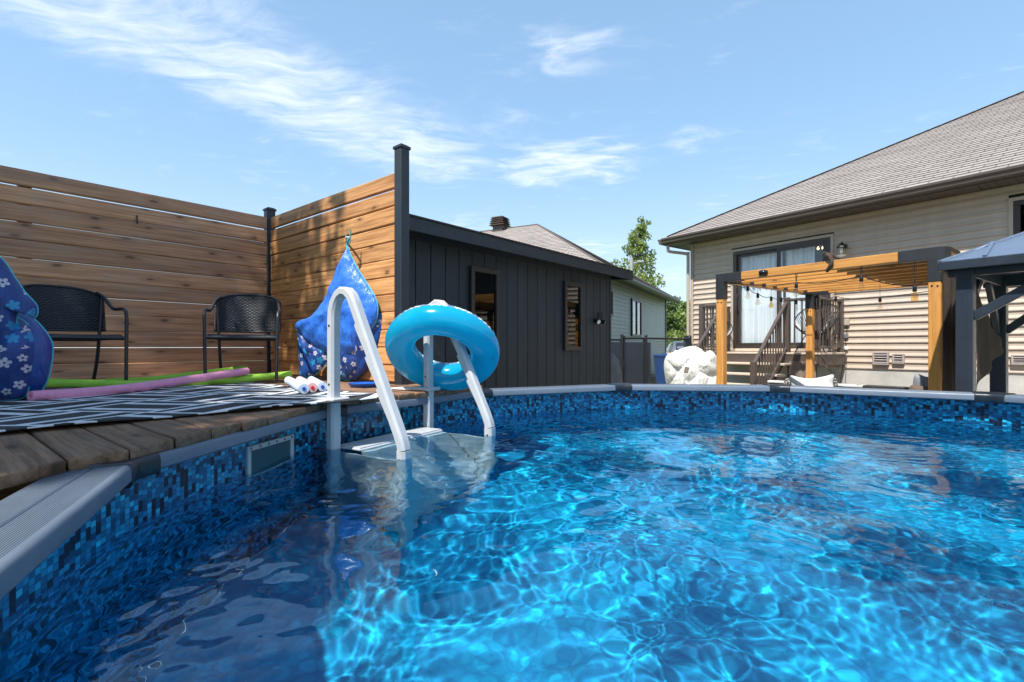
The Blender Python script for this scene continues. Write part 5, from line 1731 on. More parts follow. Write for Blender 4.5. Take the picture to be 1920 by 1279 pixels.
# outlet boxes, plug and cord
ob = hpx(1589, 604); o2 = hpx(1588, 630); o3 = hpx(1588, 653)
outl = thing('outdoor_outlet', 'beige outlet box with cable and plug on the sunny siding', 'outlet', MH @ Vector((ob.x, 0, o3.z)))
MB().bx(ob.x - .042, ob.x + .042, -.055, -.008, ob.z - .058, ob.z + .058, .006).build('cover', MAT['taupe_trim'], outl, MH)
MB().bx(o2.x - .032, o2.x + .032, -.045, -.008, o2.z - .04, o2.z + .04, .008).build('timer', plain('grey timer', (.16, .19, .23), .4), outl, MH)
MB().bx(o3.x - .03, o3.x + .03, -.05, -.012, o3.z - .035, o3.z + .035, .015).build('plug', MAT['plasticwhite'], outl, MH)
MB().tube(smooth_path([(ob.x, -.03, ob.z - .05), (ob.x + .004, -.03, (ob.z + o2.z) / 2), (o2.x, -.03, o2.z), (o2.x - .01, -.03, (o2.z + o3.z) / 2), (o3.x, -.04, o3.z), (o3.x - .05, -.05, o3.z - .35), (o3.x - .08, -.1, .3), (o3.x - .05, -.1, 0)], 5), .006, 6).build('cable', MAT['black'], outl, MH)

# ================================================================== back steps
porch = thing('back_steps', 'raised back landing with beige treads and brown railings', 'steps', MH @ Vector((2, -.7, GZ)))
PX0, PX1, PD, PZ = .90, 3.18, 1.15, .915
MS_ = MAT['brown_alu']
nb_ = 8
for k in range(nb_):
    y0 = -.04 - (k + 1) * (PD - .04) / nb_
    MB().bx(PX0 - .03, PX1 + .03, y0, y0 + (PD - .04) / nb_ - .006, PZ - .032, PZ, .004).build('landing_board', MAT['treadbeige'], porch, MH)
MB().bx(PX0, PX1, -PD + .012, -PD + .045, PZ - .22, PZ - .034, .003).build('rim_board', MAT['brown_alu'], porch, MH)
for xx in (PX0, PX1 - .035):
    MB().bx(xx, xx + .035, -PD + .046, -.04, PZ - .22, PZ - .034, .003).build('rim_board', MAT['brown_alu'], porch, MH)
skirt = plain('taupe skirt cloth', (.20, .155, .13), .8)
for (xx) in (PX0 + .05, PX1 - .14, 2.64):
    MB().bx(xx, xx + .09, -PD + .05, -PD + .14, GZ - .1, PZ - .036, .004).build('support_post', MAT['brown_alu'], porch, MH)
for (xx0, xx1) in ((2.70, PX1 - .05), (PX0 + .12, 1.40)):
    V_ = []; 
    fl_ = MB()
    rings_ = []
    for k in range(25):
        xq_ = xx0 + (xx1 - xx0) * k / 24
        yy = -PD + .003 + .012 * math.sin(k * 1.1)
        zb_ = PZ - .46 - .05 * math.sin(math.pi * k / 24)
        rings_.append([Vector((xq_, yy, PZ - .15)), Vector((xq_, yy - .012, (PZ - .15 + zb_) / 2)), Vector((xq_, yy - .006, zb_)), Vector((xq_, yy + .004, zb_)), Vector((xq_, yy + .004, PZ - .15))])
    fl_.loft(rings_)
    fl_.build('skirt', skirt, porch, MH, smooth=60)
SX0, SX1 = 1.44, 2.60
rise_, run_ = .187, .20
ns = 7
for k in range(ns):
    zt_ = PZ - rise_ * (k + 1); y1 = -PD - run_ * k
    MB().bx(SX0 - .02, SX1 + .13, y1 - run_ - .035, y1 - .004, zt_ - .038, zt_, .006).build('tread', MAT['treadbeige'], porch, MH)
    MB().bx(SX0 + .0, SX1 + .06, y1 - .018, y1 - .0045, zt_ + .0005, zt_ + rise_ - .040, .002).build('riser', MAT['brown_alu'], porch, MH) if k in (0,) else None
for xx in (SX0 + .03, SX1 - .04):
    st = MB(); n_s = ns
    y_end, z_end = -PD - run_ * ns, PZ - rise_ * ns
    st.loft([[Vector((xx + q, -PD + .01, PZ - .235)), Vector((xx + q, y_end - .02, z_end - .24)), Vector((xx + q, y_end - .02, z_end - .04)), Vector((xx + q, -PD + .01, PZ - .228 + .0))] for q in (0, .035)])
    st.build('stringer', MAT['brown_alu'], porch, MH)
def rail_run(p0, p1, base0, base1, name_top='top_rail', nbal=None, post0=True, post1=True, zt0=.93, zt1=.93, low=.10):
    """railing between two plan points with balusters"""
    P0, P1 = Vector((*p0, base0)), Vector((*p1, base1))
    MB().bar(P0 + Vector((0, 0, zt0)), P1 + Vector((0, 0, zt1)), .058, .045, .008).build('top_rail', MS_, porch, MH)
    MB().bar(P0 + Vector((0, 0, low)), P1 + Vector((0, 0, low)), .04, .035, .005).build('bottom_rail', MS_, porch, MH)
    L_ = (P1 - P0).length; n_b = nbal or int((Vector(p1) - Vector(p0)).length / .105)
    for k in range(1, n_b):
        q = P0.lerp(P1, k / n_b); zt_ = zt0 + (zt1 - zt0) * k / n_b
        MB().bx(-.010, .010, -.010, .010, low, zt_ - .015, .002).build('baluster', MS_, porch, MH @ T(q))
    for pst, P_, zt_ in ((post0, P0, zt0), (post1, P1, zt1)):
        if pst:
            MB().bx(-.042, .042, -.042, .042, -.02, zt_ + .045, .005).build('newel', MS_, porch, MH @ T(P_))
yf = -PD + .06
rail_run((PX0 + .05, yf), (SX0 - .02, yf), PZ, PZ)
rail_run((PX0 + .05, yf), (PX0 + .05, -.12), PZ, PZ, post0=False)
rail_run((SX1 + .04, yf), (PX1 - .05, yf), PZ, PZ)
rail_run((PX1 - .05, yf), (PX1 - .05, -.12), PZ, PZ, post0=False)
for xx in (SX0 - .02, SX1 + .04):
    y_e = -PD - 1.17 + .06; zb_ = PZ - 1.09
    rail_run((xx, yf - .05), (xx, y_e), PZ - .02, zb_, post0=False, nbal=12, zt0=.90, zt1=.90, low=.10)
# small thermometer plate by the door
tp_ = hpx(1369, 650)
thm = thing('thermometer', 'small red and white thermometer plate at the foot of the door trim', 'thermometer', MH @ Vector((tp_.x, -.02, tp_.z)))
MB().bx(tp_.x - .032, tp_.x + .032, -.034, -.022, tp_.z - .11, tp_.z + .11, .004).build('plate', MAT['plasticwhite'], thm, MH)
for k in range(5):
    MB().bx(tp_.x - .022, tp_.x + .022, -.0365, -.0345, tp_.z - .085 + k * .036, tp_.z - .07 + k * .036).build('mark', rr2, thm, MH)

# acapulco style string chairs on the landing
def string_chair(label, loc, face, scale=1.0):
    c = thing('string_chair', label, 'chair', loc, 'string chairs on the landing')
    f = Vector((*face, 0)).normalized()
    M_ = frame(Vector(loc), Vector((f.y, -f.x, 0)), f, Vector((0, 0, 1))) @ Matrix.Scale(scale, 4)
    def outer(a_):   # egg shaped hoop leaning back
        r = 1.0
        x_ = .36 * math.sin(a_); h_ = .40 * math.cos(a_)
        return Vector((x_, -.16 - .30 * (h_ + .40) / .8 + .34 * (1 - (h_ + .40) / .8), .36 + (h_ + .40) * .68))
    def inner(a_):
        return Vector((.12 * math.sin(a_), -.02 + .10 * math.cos(a_ + math.pi), .33 + .02 * math.cos(a_)))
    MB().tube([outer(2 * math.pi * k / 48) for k in range(48)], .011, 8, closed=True).build('hoop', MAT['black'], c, M_, smooth=60)
    MB().tube([inner(2 * math.pi * k / 24) for k in range(24)], .010, 8, closed=True).build('seat_ring', MAT['black'], c, M_, smooth=60)
    for k in range(52):
        a_ = 2 * math.pi * k / 52
        mid_ = outer(a_).lerp(inner(a_), .5) + Vector((0, .0, -.03))
        MB().tube([outer(a_), mid_, inner(a_)], .0065, 4, caps=False).build('cord', MAT['black'], c, M_)
    for (x_, y_) in ((-.24, .24), (.24, .24), (0, -.36)):
        MB().tube([(x_ * .4, y_ * .3, .34), (x_, y_, 0)], .010, 6).build('leg', MAT['black'], c, M_)
    return c
sc_p = MH @ Vector((2.86, -.55, PZ)); sc_q = MH @ Vector((1.0, -.55, PZ))
string_chair('black string chair on the landing right of the stair rail', sc_p, (-.75, -.66))
string_chair('black string chair on the landing left of the patio door', sc_q, (-.2, -.98), .82)

# ================================================================== pergola
PB = T(2.87, 6.9, 0) @ RZ(HA)                # x along the house direction, y towards the house
PLN, PDP, PTOP = 2.305, 2.72, 2.0
perg = thing('pergola', 'honey coloured timber pergola with black corner brackets', 'pergola', PB @ Vector((0, 0, GZ)))
PW = .102
for (x_, y_) in ((0, 0), (PLN, 0), (0, PDP), (PLN, PDP)):
    MB().bx(GZ - .05, PTOP - .105, -PW / 2, PW / 2, -PW / 2, PW / 2, .006).build('post', MAT['pine'], perg, PB @ T(x_, y_, 0) @ RY(-math.pi / 2))
    bk = MB(); t_ = PW / 2 + .005
    bk.bx(-t_, t_, -t_, t_, PTOP - .34, PTOP + .004, .003)
    sx_ = 1 if x_ == 0 else -1; sy_ = 1 if y_ == 0 else -1
    xa, xb = sorted((sx_ * t_ - sx_ * .001, sx_ * .30)); ya, yb_ = sorted((sy_ * t_ - sy_ * .001, sy_ * .30))
    bk.bx(xa, xb, -t_, t_, PTOP - .112, PTOP + .004, .003); bk.bx(-t_, t_, ya, yb_, PTOP - .112, PTOP + .004, .003)
    b_o = bk.build('corner_bracket', plain('black bracket', (.020, .022, .026), .5) if 'black bracket' not in bpy.data.materials else bpy.data.materials['black bracket'], perg, PB @ T(x_, y_, 0))
    for (q, z_) in ((-.02, PTOP - .38), (.025, PTOP - .385)):
        MB().lathe([(0, 0), (.009, 0), (.008, .005), (0, .006)], 8, T(q, -PW / 2 - .0005, z_) @ RX(math.pi / 2)).build('bolt', MAT['blackmetal'], perg, PB @ T(x_, y_, 0))
zc_ = PTOP - .053
for y_ in (0, PDP): MB().bx(.30, PLN - .30, -PW / 2, PW / 2, -PW / 2, PW / 2, .006).build('beam', MAT['pine'], perg, PB @ T(0, y_, zc_))
for x_ in (0, PLN): MB().bx(.30, PDP - .30, -PW / 2, PW / 2, -PW / 2, PW / 2, .006).build('beam', MAT['pine'], perg, PB @ T(x_, 0, zc_) @ RZ(math.pi / 2))
raf = MB().bx(0, PLN - PW - .012, -.019, .019, -.047, .047, .004).mesh('rafter', MAT['pine'])
hng = MB().bx(-.001, .055, -.026, .026, -.052, .052, .002).mesh('rafter_hanger', bpy.data.materials['black bracket'])
for k in range(7):
    y_ = .34 + k * (PDP - .68) / 6
    rz_ = random.uniform(-.003, .003)
    obj('rafter', raf, perg, PB @ T(PW / 2 + .006, y_, zc_ + rz_))
    obj('rafter_hanger', hng, perg, PB @ T(PW / 2 + .002, y_, zc_ + rz_))
    obj('rafter_hanger', hng, perg, PB @ T(PLN - PW / 2 - .056, y_, zc_ + rz_))
# dome solar lamp and weathered branch on the front beam
def on_front(px): return PB.inverted() @ onplane(px, 500, PB @ Vector((0, -PW / 2, 0)), HN)
q = on_front(1432)
dome = MB().lathe([(0, -.055), (.02, -.053), (.05, -.03), (.058, .0), (.052, .018), (.035, .026), (0, .028)], 18, PB @ T(q.x, -.06, PTOP - .045))
tag(dome.build('dome_lamp', plain('glossy black plastic', (.012, .013, .016), .08), None, smooth=50), 'glossy black dome lamp on the pergola front beam', 'lamp')
q = on_front(1552)
br_ = MB()
bp0 = PB @ Vector((q.x, -.01, PTOP + .02))
br_.tube(smooth_path([bp0 + Vector((-.03, 0, -.14)), bp0 + Vector((-.02, -.075, -.06)), bp0 + Vector((-.03, -.06, .02)), bp0 + Vector((-.04, -.02, .05)), bp0 + Vector((.03, .0, .045)), bp0 + Vector((.10, .02, .02)), bp0 + Vector((.17, .02, .012))], 5), [.018, .02, .024, .022, .024, .022, .02, .02, .022, .024, .026, .028, .030, .030, .028, .026, .026, .024, .022, .02, .018, .016, .014, .012, .012, .011, .01, .01, .009, .008, .006], 8)
br_.tube(smooth_path([bp0 + Vector((-.04, -.02, .05)), bp0 + Vector((-.07, -.03, .075)), bp0 + Vector((-.095, -.03, .06))], 4), [.014, .014, .013, .012, .011, .01, .008, .006, .005], 6)
tag(br_.build('branch', plain('dark gnarled bark', (.075, .05, .035), .9, var=.4, scale=30, bump=.8, bscale=60), None, smooth=50), 'dark gnarled piece of driftwood lying over the pergola front beam', 'driftwood')

# ================================================================== string lights
sl_ = thing('string_lights', 'black cord of clear filament bulbs strung around the pergola', 'string lights', PB @ Vector((0, 0, PTOP)))
amber = glass('amber bulb glass', (.97, .80, .52), 1.6)
filam, t, b = newmat('filament'); b.inputs['Base Color'].default_value = (.55, .36, .12, 1); b.inputs['Metallic'].default_value = .7
def bulb(p, s=1.0, gl_=None):
    """p: point where the socket meets the cord"""
    M_ = T(p) @ Matrix.Scale(s, 4)
    sk_ = MB().lathe([(0, 0), (.014, -.002), (.019, -.015), (.020, -.065), (.017, -.070), (0, -.070)], 12).build('socket', MAT['black'], sl_, M_, smooth=40)
    MB().lathe([(.013, -.0705), (.016, -.082), (.026, -.115), (.034, -.145), (.033, -.160), (.022, -.174), (.006, -.181), (0, -.182)], 14).build('glass', gl_ or MAT['bulbglass'], sk_, M_, smooth=60)
    f_ = MB()
    for k in range(4):
        a_ = k * math.pi / 2
        f_.tube([(.004 * math.cos(a_), .004 * math.sin(a_), -.08), (.012 * math.cos(a_), .012 * math.sin(a_), -.12), (.007 * math.cos(a_ + .5), .007 * math.sin(a_ + .5), -.155)], .0011, 4)
    f_.build('filament', filam, sk_, M_)
hangs = []
fy = -PW / 2 - .03
for (px, py, dd, am) in ((1402, 537, 7.28, 0), (1421, 550, 7.5, 0), (1446, 556, 7.85, 1), (1465, 558, 8.1, 0), (1493, 530, 6.08, 0), (1493, 563, 8.35, 0), (1567, 556, 7.9, 0), (1650, 557, 7.1, 0), (1615, 517, 5.55, 0), (1715, 535, 5.17, 1)):
    p = atd(px, py, dd); hangs.append(p)
    bulb(p, 1.0 if dd > 6.5 else .95, amber if am else None)
def sagline(p, q, sag, n=10):
    return [p.lerp(q, k / n) + Vector((0, 0, -sag * 4 * (k / n) * (1 - k / n))) for k in range(n + 1)]
cords = MB()
bm = lambda x_, y_, z_=PTOP - .12: PB @ Vector((x_, y_, z_))
order = [bm(.06, .10), hangs[0], hangs[1], hangs[2], hangs[3], hangs[5], hangs[6], hangs[7], bm(PLN - .1, PDP - .4), bm(PLN - .08, .5), hangs[9], hangs[8], hangs[4], bm(.12, .0)]
for p, q in zip(order, order[1:]):
    cords.tube(sagline(p, q, .035), .0055, 5)
for p in hangs:
    cords.tube([p, p + Vector((0, 0, max(.02, PTOP - .10 - p.z)))], .0035, 4)
for p in (hangs[4], hangs[8], hangs[9]):
    u_ = HR @ Vector((1, 0, 0))
    for dx_ in (-.012, .012):
        cords.tube(smooth_path([p + Vector((0, 0, 0)), p + u_ * dx_ + Vector((0, 0, .10)), p + u_ * dx_ + Vector((0, 0, .20))], 4), .003, 4)
cd = hpx(1535, 600, 1.3)
cords.tube(smooth_path([bm(.10, PDP), atd(1535, 640, 8.2), atd(1550, 688, 8.0), atd(1570, 696, 7.9), atd(1588, 655, 9.1)], 6), .006, 5)
cords.build('cord', MAT['black'], sl_, smooth=60)

# ================================================================== gazebo
GB = T(4.007, 4.45, 0) @ RZ(HA)             # near post; x towards the right of the picture, y towards the house
gz = thing('gazebo', 'dark navy metal gazebo with ribbed hard top roof', 'gazebo', GB @ Vector((0, 0, GZ)))
GS, GD_, GE = 3.2, 1.23, 1.75
rib = MB()
def gpost(x_, y_, w_):
    p = MB(); p.bx(-w_ / 2, w_ / 2, -w_ / 2, w_ / 2, GZ - .02, GE - .05, .006)
    for k in range(6): p.bx(-w_ / 2 + .012 + k * (w_ - .03) / 6, -w_ / 2 + .018 + k * (w_ - .03) / 6, -w_ / 2 - .003, -w_ / 2 + .001, GZ, GE - .06)
    p.build('post', MAT['navymetal'], gz, GB @ T(x_, y_, 0))
gpost(0, 0, .118); gpost(0, GD_ + .1, .125); gpost(GS, 0, .118); gpost(GS, GD_ + .1, .125)
for (p, q) in (((-.12, 0), (GS + .12, 0)), ((-.12, GD_ + .1), (GS + .12, GD_ + .1))):
    MB().bar(Vector((*p, GE - .06)), Vector((*q, GE - .06)), .07, .12, .005).build('beam', MAT['navymetal'], gz, GB)
for x_ in (0, GS): MB().bar(Vector((x_, .036, GE - .062)), Vector((x_, GD_ + .064, GE - .062)), .07, .115, .005).build('beam', MAT['navymetal'], gz, GB)
def brace(p, q): MB().bar(Vector(p), Vector(q), .045, .075, .005).build('brace', MAT['navymetal'], gz, GB)
brace((.05, 0, 1.27), (.62, 0, GE - .10)); brace((.05, GD_ + .1, 1.17), (.6, GD_ + .1, GE - .1))
brace((0, .05, 1.27), (0, .50, GE - .10)); brace((0, GD_ + .05, 1.17), (0, GD_ - .4, GE - .1)); brace((GS - .05, 0, 1.27), (GS - .62, 0, GE - .1))
# roof: hip panels with standing ribs
eo = .15
ecs = [Vector((-eo, -eo, GE)), Vector((GS + eo, -eo, GE)), Vector((GS + eo, GD_ + .1 + eo, GE)), Vector((-eo, GD_ + .1 + eo, GE))]
hw_ = (GD_ + .1) / 2 + eo
rzz = GE + hw_ * .50
r1, r2 = Vector((-eo + hw_, -eo + hw_, rzz)), Vector((GS + eo - hw_, -eo + hw_, rzz))
pan = plain('blue grey roof metal', (.20, .25, .33), .28, .55, var=.05)
def panel(name, pts):
    nrm_ = (pts[1] - pts[0]).cross(pts[2] - pts[0]).normalized()
    MB().loft([[p for p in pts], [p + nrm_ * .012 for p in pts]]).build(name, pan, gz, GB)
panel('roof_panel', [ecs[0], ecs[1], r2, r1]); panel('roof_panel', [ecs[3], ecs[0], r1]); panel('roof_panel', [ecs[2], ecs[3], r1, r2]); panel('roof_panel', [ecs[1], ecs[2], r2])
for (p, q) in ((ecs[0], r1), (ecs[1], r2), (ecs[3], r1), (ecs[2], r2), (r1, r2)):
    MB().bar(p + Vector((0, 0, .014)), q + Vector((0, 0, .014)), .05, .022, .004).build('hip_rail', MAT['navymetal'] if False else pan, gz, GB)
k = 1
x_ = -eo + .30
while x_ < GS + eo - .1:
    dh = min(x_ + eo, GS + eo - x_, hw_)
    p = Vector((x_, -eo, GE)); q = Vector((x_, -eo + dh, GE + dh * .50))
    MB().bar(p + Vector((0, 0, .02)), q + Vector((0, 0, .02)), .028, .03, .004).build('rib', pan, gz, GB); x_ += .34
y_ = -eo + .30
while y_ < GD_ + eo:
    dh = min(y_ + eo, GD_ + .1 + eo - y_)
    p = Vector((-eo, y_, GE)); q = Vector((-eo + dh, y_, GE + dh * .50))
    MB().bar(p + Vector((0, 0, .02)), q + Vector((0, 0, .02)), .028, .03, .004).build('rib', pan, gz, GB); y_ += .34
for (p, q) in zip(ecs, ecs[1:] + ecs[:1]):
    MB().bar(p + Vector((0, 0, -.03)), q + Vector((0, 0, -.03)), .03, .075, .004).build('eave_rail', MAT['navymetal'], gz, GB)
# burlap curtains
def burlap():
    m, t, b = newmat('brown burlap')
    o = t.coord('Object'); x, y, z = t.sep(o)
    g_ = t.math('ADD', t.math('SINE', t.math('MULTIPLY', x, 700.0)), t.math('SINE', t.math('MULTIPLY', z, 700.0)))
    n = t.noise(t.mapping(o, scale=(30, 30, 4)), 1.5, 4)
    c = t.mix(n, (.045, .033, .026), (.105, .08, .064))
    t.put(b.inputs['Base Color'], c); b.inputs['Roughness'].default_value = .9
    t.put(b.inputs['Normal'], t.bump(g_, .4, .002))
    ts = t.new('ShaderNodeBsdfTranslucent'); t.put(ts.inputs[0], c)
    mx = t.new('ShaderNodeMixShader'); mx.inputs[0].default_value = .3
    t.l.new(b.outputs[0], mx.inputs[1]); t.l.new(ts.outputs[0], mx.inputs[2]); t.l.new(mx.outputs[0], t.n['Material Output'].inputs[0])
    return m
MAT['burlap'] = burlap()
def added_rafter_shade():  # added cloth that keeps the sun off the right part of the rafters
    V_, F_ = [], []; nx_, ny_ = 40, 60
    for j in range(ny_ + 1):
        for i_ in range(nx_ + 1):
            x_ = 1.30 + (PLN + .06 - 1.30) * i_ / nx_; y_ = .08 + (PDP - .05) * j / ny_
            V_.append((x_ + .02 * math.sin(y_ * 5), y_, PTOP + .014 + .010 * abs(math.sin(y_ * 9.2)) + .006 * mnoise.noise(Vector((x_ * 6, y_ * 6, 2)))))
    for j in range(ny_):
        for i_ in range(nx_):
            k_ = j * (nx_ + 1) + i_; F_.append((k_, k_ + 1, k_ + nx_ + 2, k_ + nx_ + 1))
    o = fast('added_shade_cloth', V_, F_, MAT['burlap'], smooth=True, M=PB)
    return tag(o, 'brown burlap added over the right half of the pergola to shade its rafters', 'shade cloth')
added_rafter_shade()
def drape(label, p0, p1, z0fn, z1, folds, amp=.03):
    """hanging cloth between plan points"""
    V_, F_ = [], []; nu_, nv_ = 80, 24
    p0, p1 = Vector(p0), Vector(p1); t_ = (p1 - p0).normalized(); nrm_ = Vector((-t_.y, t_.x, 0))
    for j in range(nv_ + 1):
        for i_ in range(nu_ + 1):
            u_ = i_ / nu_; v_ = j / nv_
            zlo, zhi = z0fn(u_), z1(u_) if callable(z1) else z1
            zz = zlo + (zhi - zlo) * v_
            q = p0.lerp(p1, u_) + nrm_ * (amp * (.5 + .5 * (1 - v_)) * math.sin(u_ * folds * 2 * math.pi + 1.2 * v_) + .01 * mnoise.noise(Vector((u_ * 7, zz * 4, 1))))
            V_.append((q.x, q.y, zz))
    for j in range(nv_):
        for i_ in range(nu_):
            k_ = j * (nu_ + 1) + i_; F_.append((k_, k_ + 1, k_ + nu_ + 2, k_ + nu_ + 1))
    o = fast('burlap_curtain', V_, F_, MAT['burlap'], smooth=True)
    s_ = o.modifiers.new('thickness', 'SOLIDIFY'); s_.thickness = .003
    return tag(o, label, 'curtain', 'burlap curtains by the gazebo')
pa = PB @ Vector((PLN + .075, -.02, 0)); pb2 = PB @ Vector((PLN + .16, .42, 0))
drape('gathered brown burlap curtain between the pergola post and gazebo post', (pa.x, pa.y, 0), (pb2.x, pb2.y, 0), lambda u: GZ + .1, 1.86, 3, .028)
# tied back curtain: its free edge swings out to a point at the rear post
ga = GB @ Vector((.06, .10, 0)); gb_ = GB @ Vector((.05, 1.24, 0))
def lo_(u): return .62 + (.98 - .62) * min(1, u) ** .8
def hi_(u): return 1.56 - (1.56 - 1.02) * u ** .65
drape('brown burlap curtain pulled to a point at the rear gazebo post', (ga.x, ga.y, 0), (gb_.x, gb_.y, 0), lo_, hi_, 2, .02)

# ================================================================== patio furniture
patio = MB().bx(-1.6, 6.5, -2.9 + .0, 3.1, -.06, .0, .01)
po = patio.build('patio', MAT['concrete'], None, T(2.87 + 1.9, 6.9 + 1.2, GZ + .055) @ RZ(HA)); po['kind'] = 'structure'
sofa = thing('patio_sofa', 'low dark framed outdoor sofa with pale back rail under the pergola', 'sofa', PB @ Vector((1.0, .6, GZ)))
MSf = PB @ T(.35, .62, 0)                   # x along, y away from the pool
frm = plain('dark sofa frame', (.035, .033, .033), .5); wht = plain('pale sofa rail', (.62, .61, .58), .45)
MB().bx(0, 2.0, -.02, .10, GZ + .10, .515, .01).build('back_panel', frm, sofa, MSf)
MB().bx(-.02, 1.12, -.035, .115, .517, .545, .006).build('back_rail', wht, sofa, MSf)
MB().bx(1.124, 2.02, -.035, .115, .515, .548, .006).build('back_rail', frm, sofa, MSf)
MB().bx(0, 2.0, -.72, -.022, GZ + .10, -.20, .015).build('base', frm, sofa, MSf)
MB().bx(.02, 1.98, -.74, -.024, -.198, -.03, .04).build('seat_cushion', plain('grey seat cloth', (.30, .29, .28), .9), sofa, MSf)
for x_ in (0, 1.94):
    for y_ in (-.70, .04): MB().bx(x_, x_ + .06, y_, y_ + .06, GZ - .01, GZ + .099, .004).build('leg', frm, sofa, MSf)
def canvas(name, c, var=.1, stripe=None, speck=None):
    m, t, b = newmat(name)
    o = t.coord('Object'); x, y, z = t.sep(o)
    n = t.noise(o, 9, 3); f = t.remap(n, .3, .7, 1 - var, 1 + var)
    cc = t.vmath('MULTIPLY', c, t.comb(f, f, f))
    if stripe:
        s_ = t.math('ADD', t.math('MULTIPLY', x, .56), t.math('MULTIPLY', z, .83))
        band_ = t.math('LESS_THAN', t.math('ABSOLUTE', t.math('SUBTRACT', s_, stripe[0])), stripe[1])
        cc = t.mix(band_, cc, stripe[2])
    if speck:
        v_ = t.voro(o, speck[1]); r_ = t.sep(t.voro(o, speck[1], out='Color'))[0]
        cc = t.mix(t.math('MULTIPLY', t.math('LESS_THAN', v_, .42), t.math('GREATER_THAN', r_, .35)), cc, speck[0])
    t.put(b.inputs['Base Color'], cc); b.inputs['Roughness'].default_value = .85
    t.put(b.inputs['Normal'], t.bump(t.noise(o, 220, 2), .3, .002))
    return m
def pillow(name, label, pts, dd, mat, thick, tilt=0.0, cat='pillow', wr=.004, group='pillows on the patio sofa'):
    p0 = atd(sum(p[0] for p in pts) / len(pts), sum(p[1] for p in pts) / len(pts), dd)
    nrm_ = Vector((p0.x, p0.y, 0)).normalized() * .6 + Vector((.8, .6, 0)) * .4
    M_ = plane_frame(p0, nrm_)
    mb, rim_ = inflate(px_outline(pts, 0, 0, 1, M_), M_, thick, thick, wr=wr, wf=9, seed=len(label))
    Mi = M_.inverted(); mb.v = [tuple(Mi @ Vector(p)) for p in mb.v]
    return tag(mb.build(name, mat, None, M_, smooth=80), label, cat, group), M_
pillow('pillow', 'white pillow with a wide grey diagonal stripe', [(1481, 705), (1500, 708), (1522, 710), (1545, 706), (1563, 703), (1562, 720), (1566, 745), (1540, 750), (1505, 752), (1478, 748), (1484, 725)], 6.15, canvas('white canvas', (.66, .66, .65), .06, (-.055, .030, (.10, .115, .14))), .075)
pillow('pillow', 'dark speckled pillow peeping out right of the white one', [(1545, 712), (1568, 710), (1571, 730), (1572, 755), (1545, 755)], 6.3, canvas('speckled cloth', (.05, .045, .05), .1, None, ((.5, .45, .44), 55)), .06)
pillow('pillow', 'dark speckled pillow peeping out left of the white one', [(1470, 714), (1490, 711), (1500, 730), (1500, 755), (1470, 755)], 6.35, bpy.data.materials['speckled cloth'], .06)
pillow('pillow', 'grey textured pillow leaning beside the right pergola post', [(1716, 702), (1735, 706), (1760, 712), (1758, 735), (1752, 750), (1722, 748), (1712, 728)], 5.55, canvas('grey cloth', (.20, .21, .235), .2, None, ((.32, .33, .36), 90)), .07)
bw, Mbw = pillow('pillow', 'brown pillow with pale capital letters beside the right pergola post', [(1709, 722), (1730, 724), (1762, 727), (1764, 760), (1745, 775), (1706, 770), (1702, 740)], 5.38, canvas('brown canvas', (.115, .085, .065), .12), .075)
# lettering printed on the brown pillow
cu = bpy.data.curves.new('lettering', 'FONT'); cu.body = 'LA VIE'.replace(' ', ''); cu.size = .078; cu.align_x = 'CENTER'; cu.extrude = .0008; cu.space_character = 1.15
to = bpy.data.objects.new('lettering', cu); COL.objects.link(to)
bpy.context.view_layer.update()
dg = bpy.context.evaluated_depsgraph_get()
tme = bpy.data.meshes.new_from_object(to.evaluated_get(dg)); bpy.data.objects.remove(to)
tme.materials.append(plain('pale print', (.62, .60, .56), .8))
lp_ = Mbw.inverted() @ onplane(1726, 735, Mbw.translation, Mbw.to_3x3() @ Vector((0, 1, 0)))
obj('lettering', tme, bw, Mbw @ T(lp_.x, -.0665, lp_.z - .035) @ RX(math.pi / 2) @ RZ(rad(-3)))
# heaped white tufted cushion
cpts = [(1247, 700), (1246, 680), (1252, 666), (1266, 660), (1282, 653), (1300, 650), (1314, 655), (1322, 662), (1332, 658), (1342, 668), (1347, 690), (1348, 712), (1346, 745), (1300, 750), (1262, 748), (1252, 725)]
p0 = atd(1297, 700, 7.45); M_ = plane_frame(p0, Vector((p0.x, p0.y, 0)))
ol_ = px_outline(cpts, 0, 0, 1, M_)
mb, rim_ = inflate(ol_, M_, .20, .18, per=8, rings=26, wr=.0, pw=2.6)
Mi = M_.inverted()
tuf = [(random.uniform(-.36, .36), random.uniform(-.42, .40)) for _ in range(11)]
nv2 = []
for p in mb.v:
    q = Mi @ Vector(p)
    dsts = sorted(math.hypot(q.x - a_, (q.z - b_) * .9) for a_, b_ in tuf)
    h_ = min(1, abs(q.y) / .10)
    crease = math.exp(-((dsts[1] - dsts[0]) / .035) ** 2)
    q.y += math.copysign(1, -q.y) * -1 * 0
    sgn_ = -1 if q.y < 0 else 1
    q.y += sgn_ * h_ * (.085 * max(0, 1 - (dsts[0] / .24) ** 2) - .05 - .016 * math.exp(-((dsts[1] - dsts[0]) / .022) ** 2) + .03 * mnoise.noise(Vector((q.x * 7, q.z * 7, 3))) + .006 * mnoise.noise(Vector((q.x * 24, q.z * 9, 3))))
    nv2.append(tuple(q))
mb.v = nv2
wc_ = thing('tufted_cushion', 'big white tufted cushion heaped beside the left pergola post', 'cushion', p0 - Vector((0, 0, .5)))
cot = canvas('white cotton', (.70, .69, .66), .05)
ct = NT(cot.node_tree); co_ = ct.coord('Object')
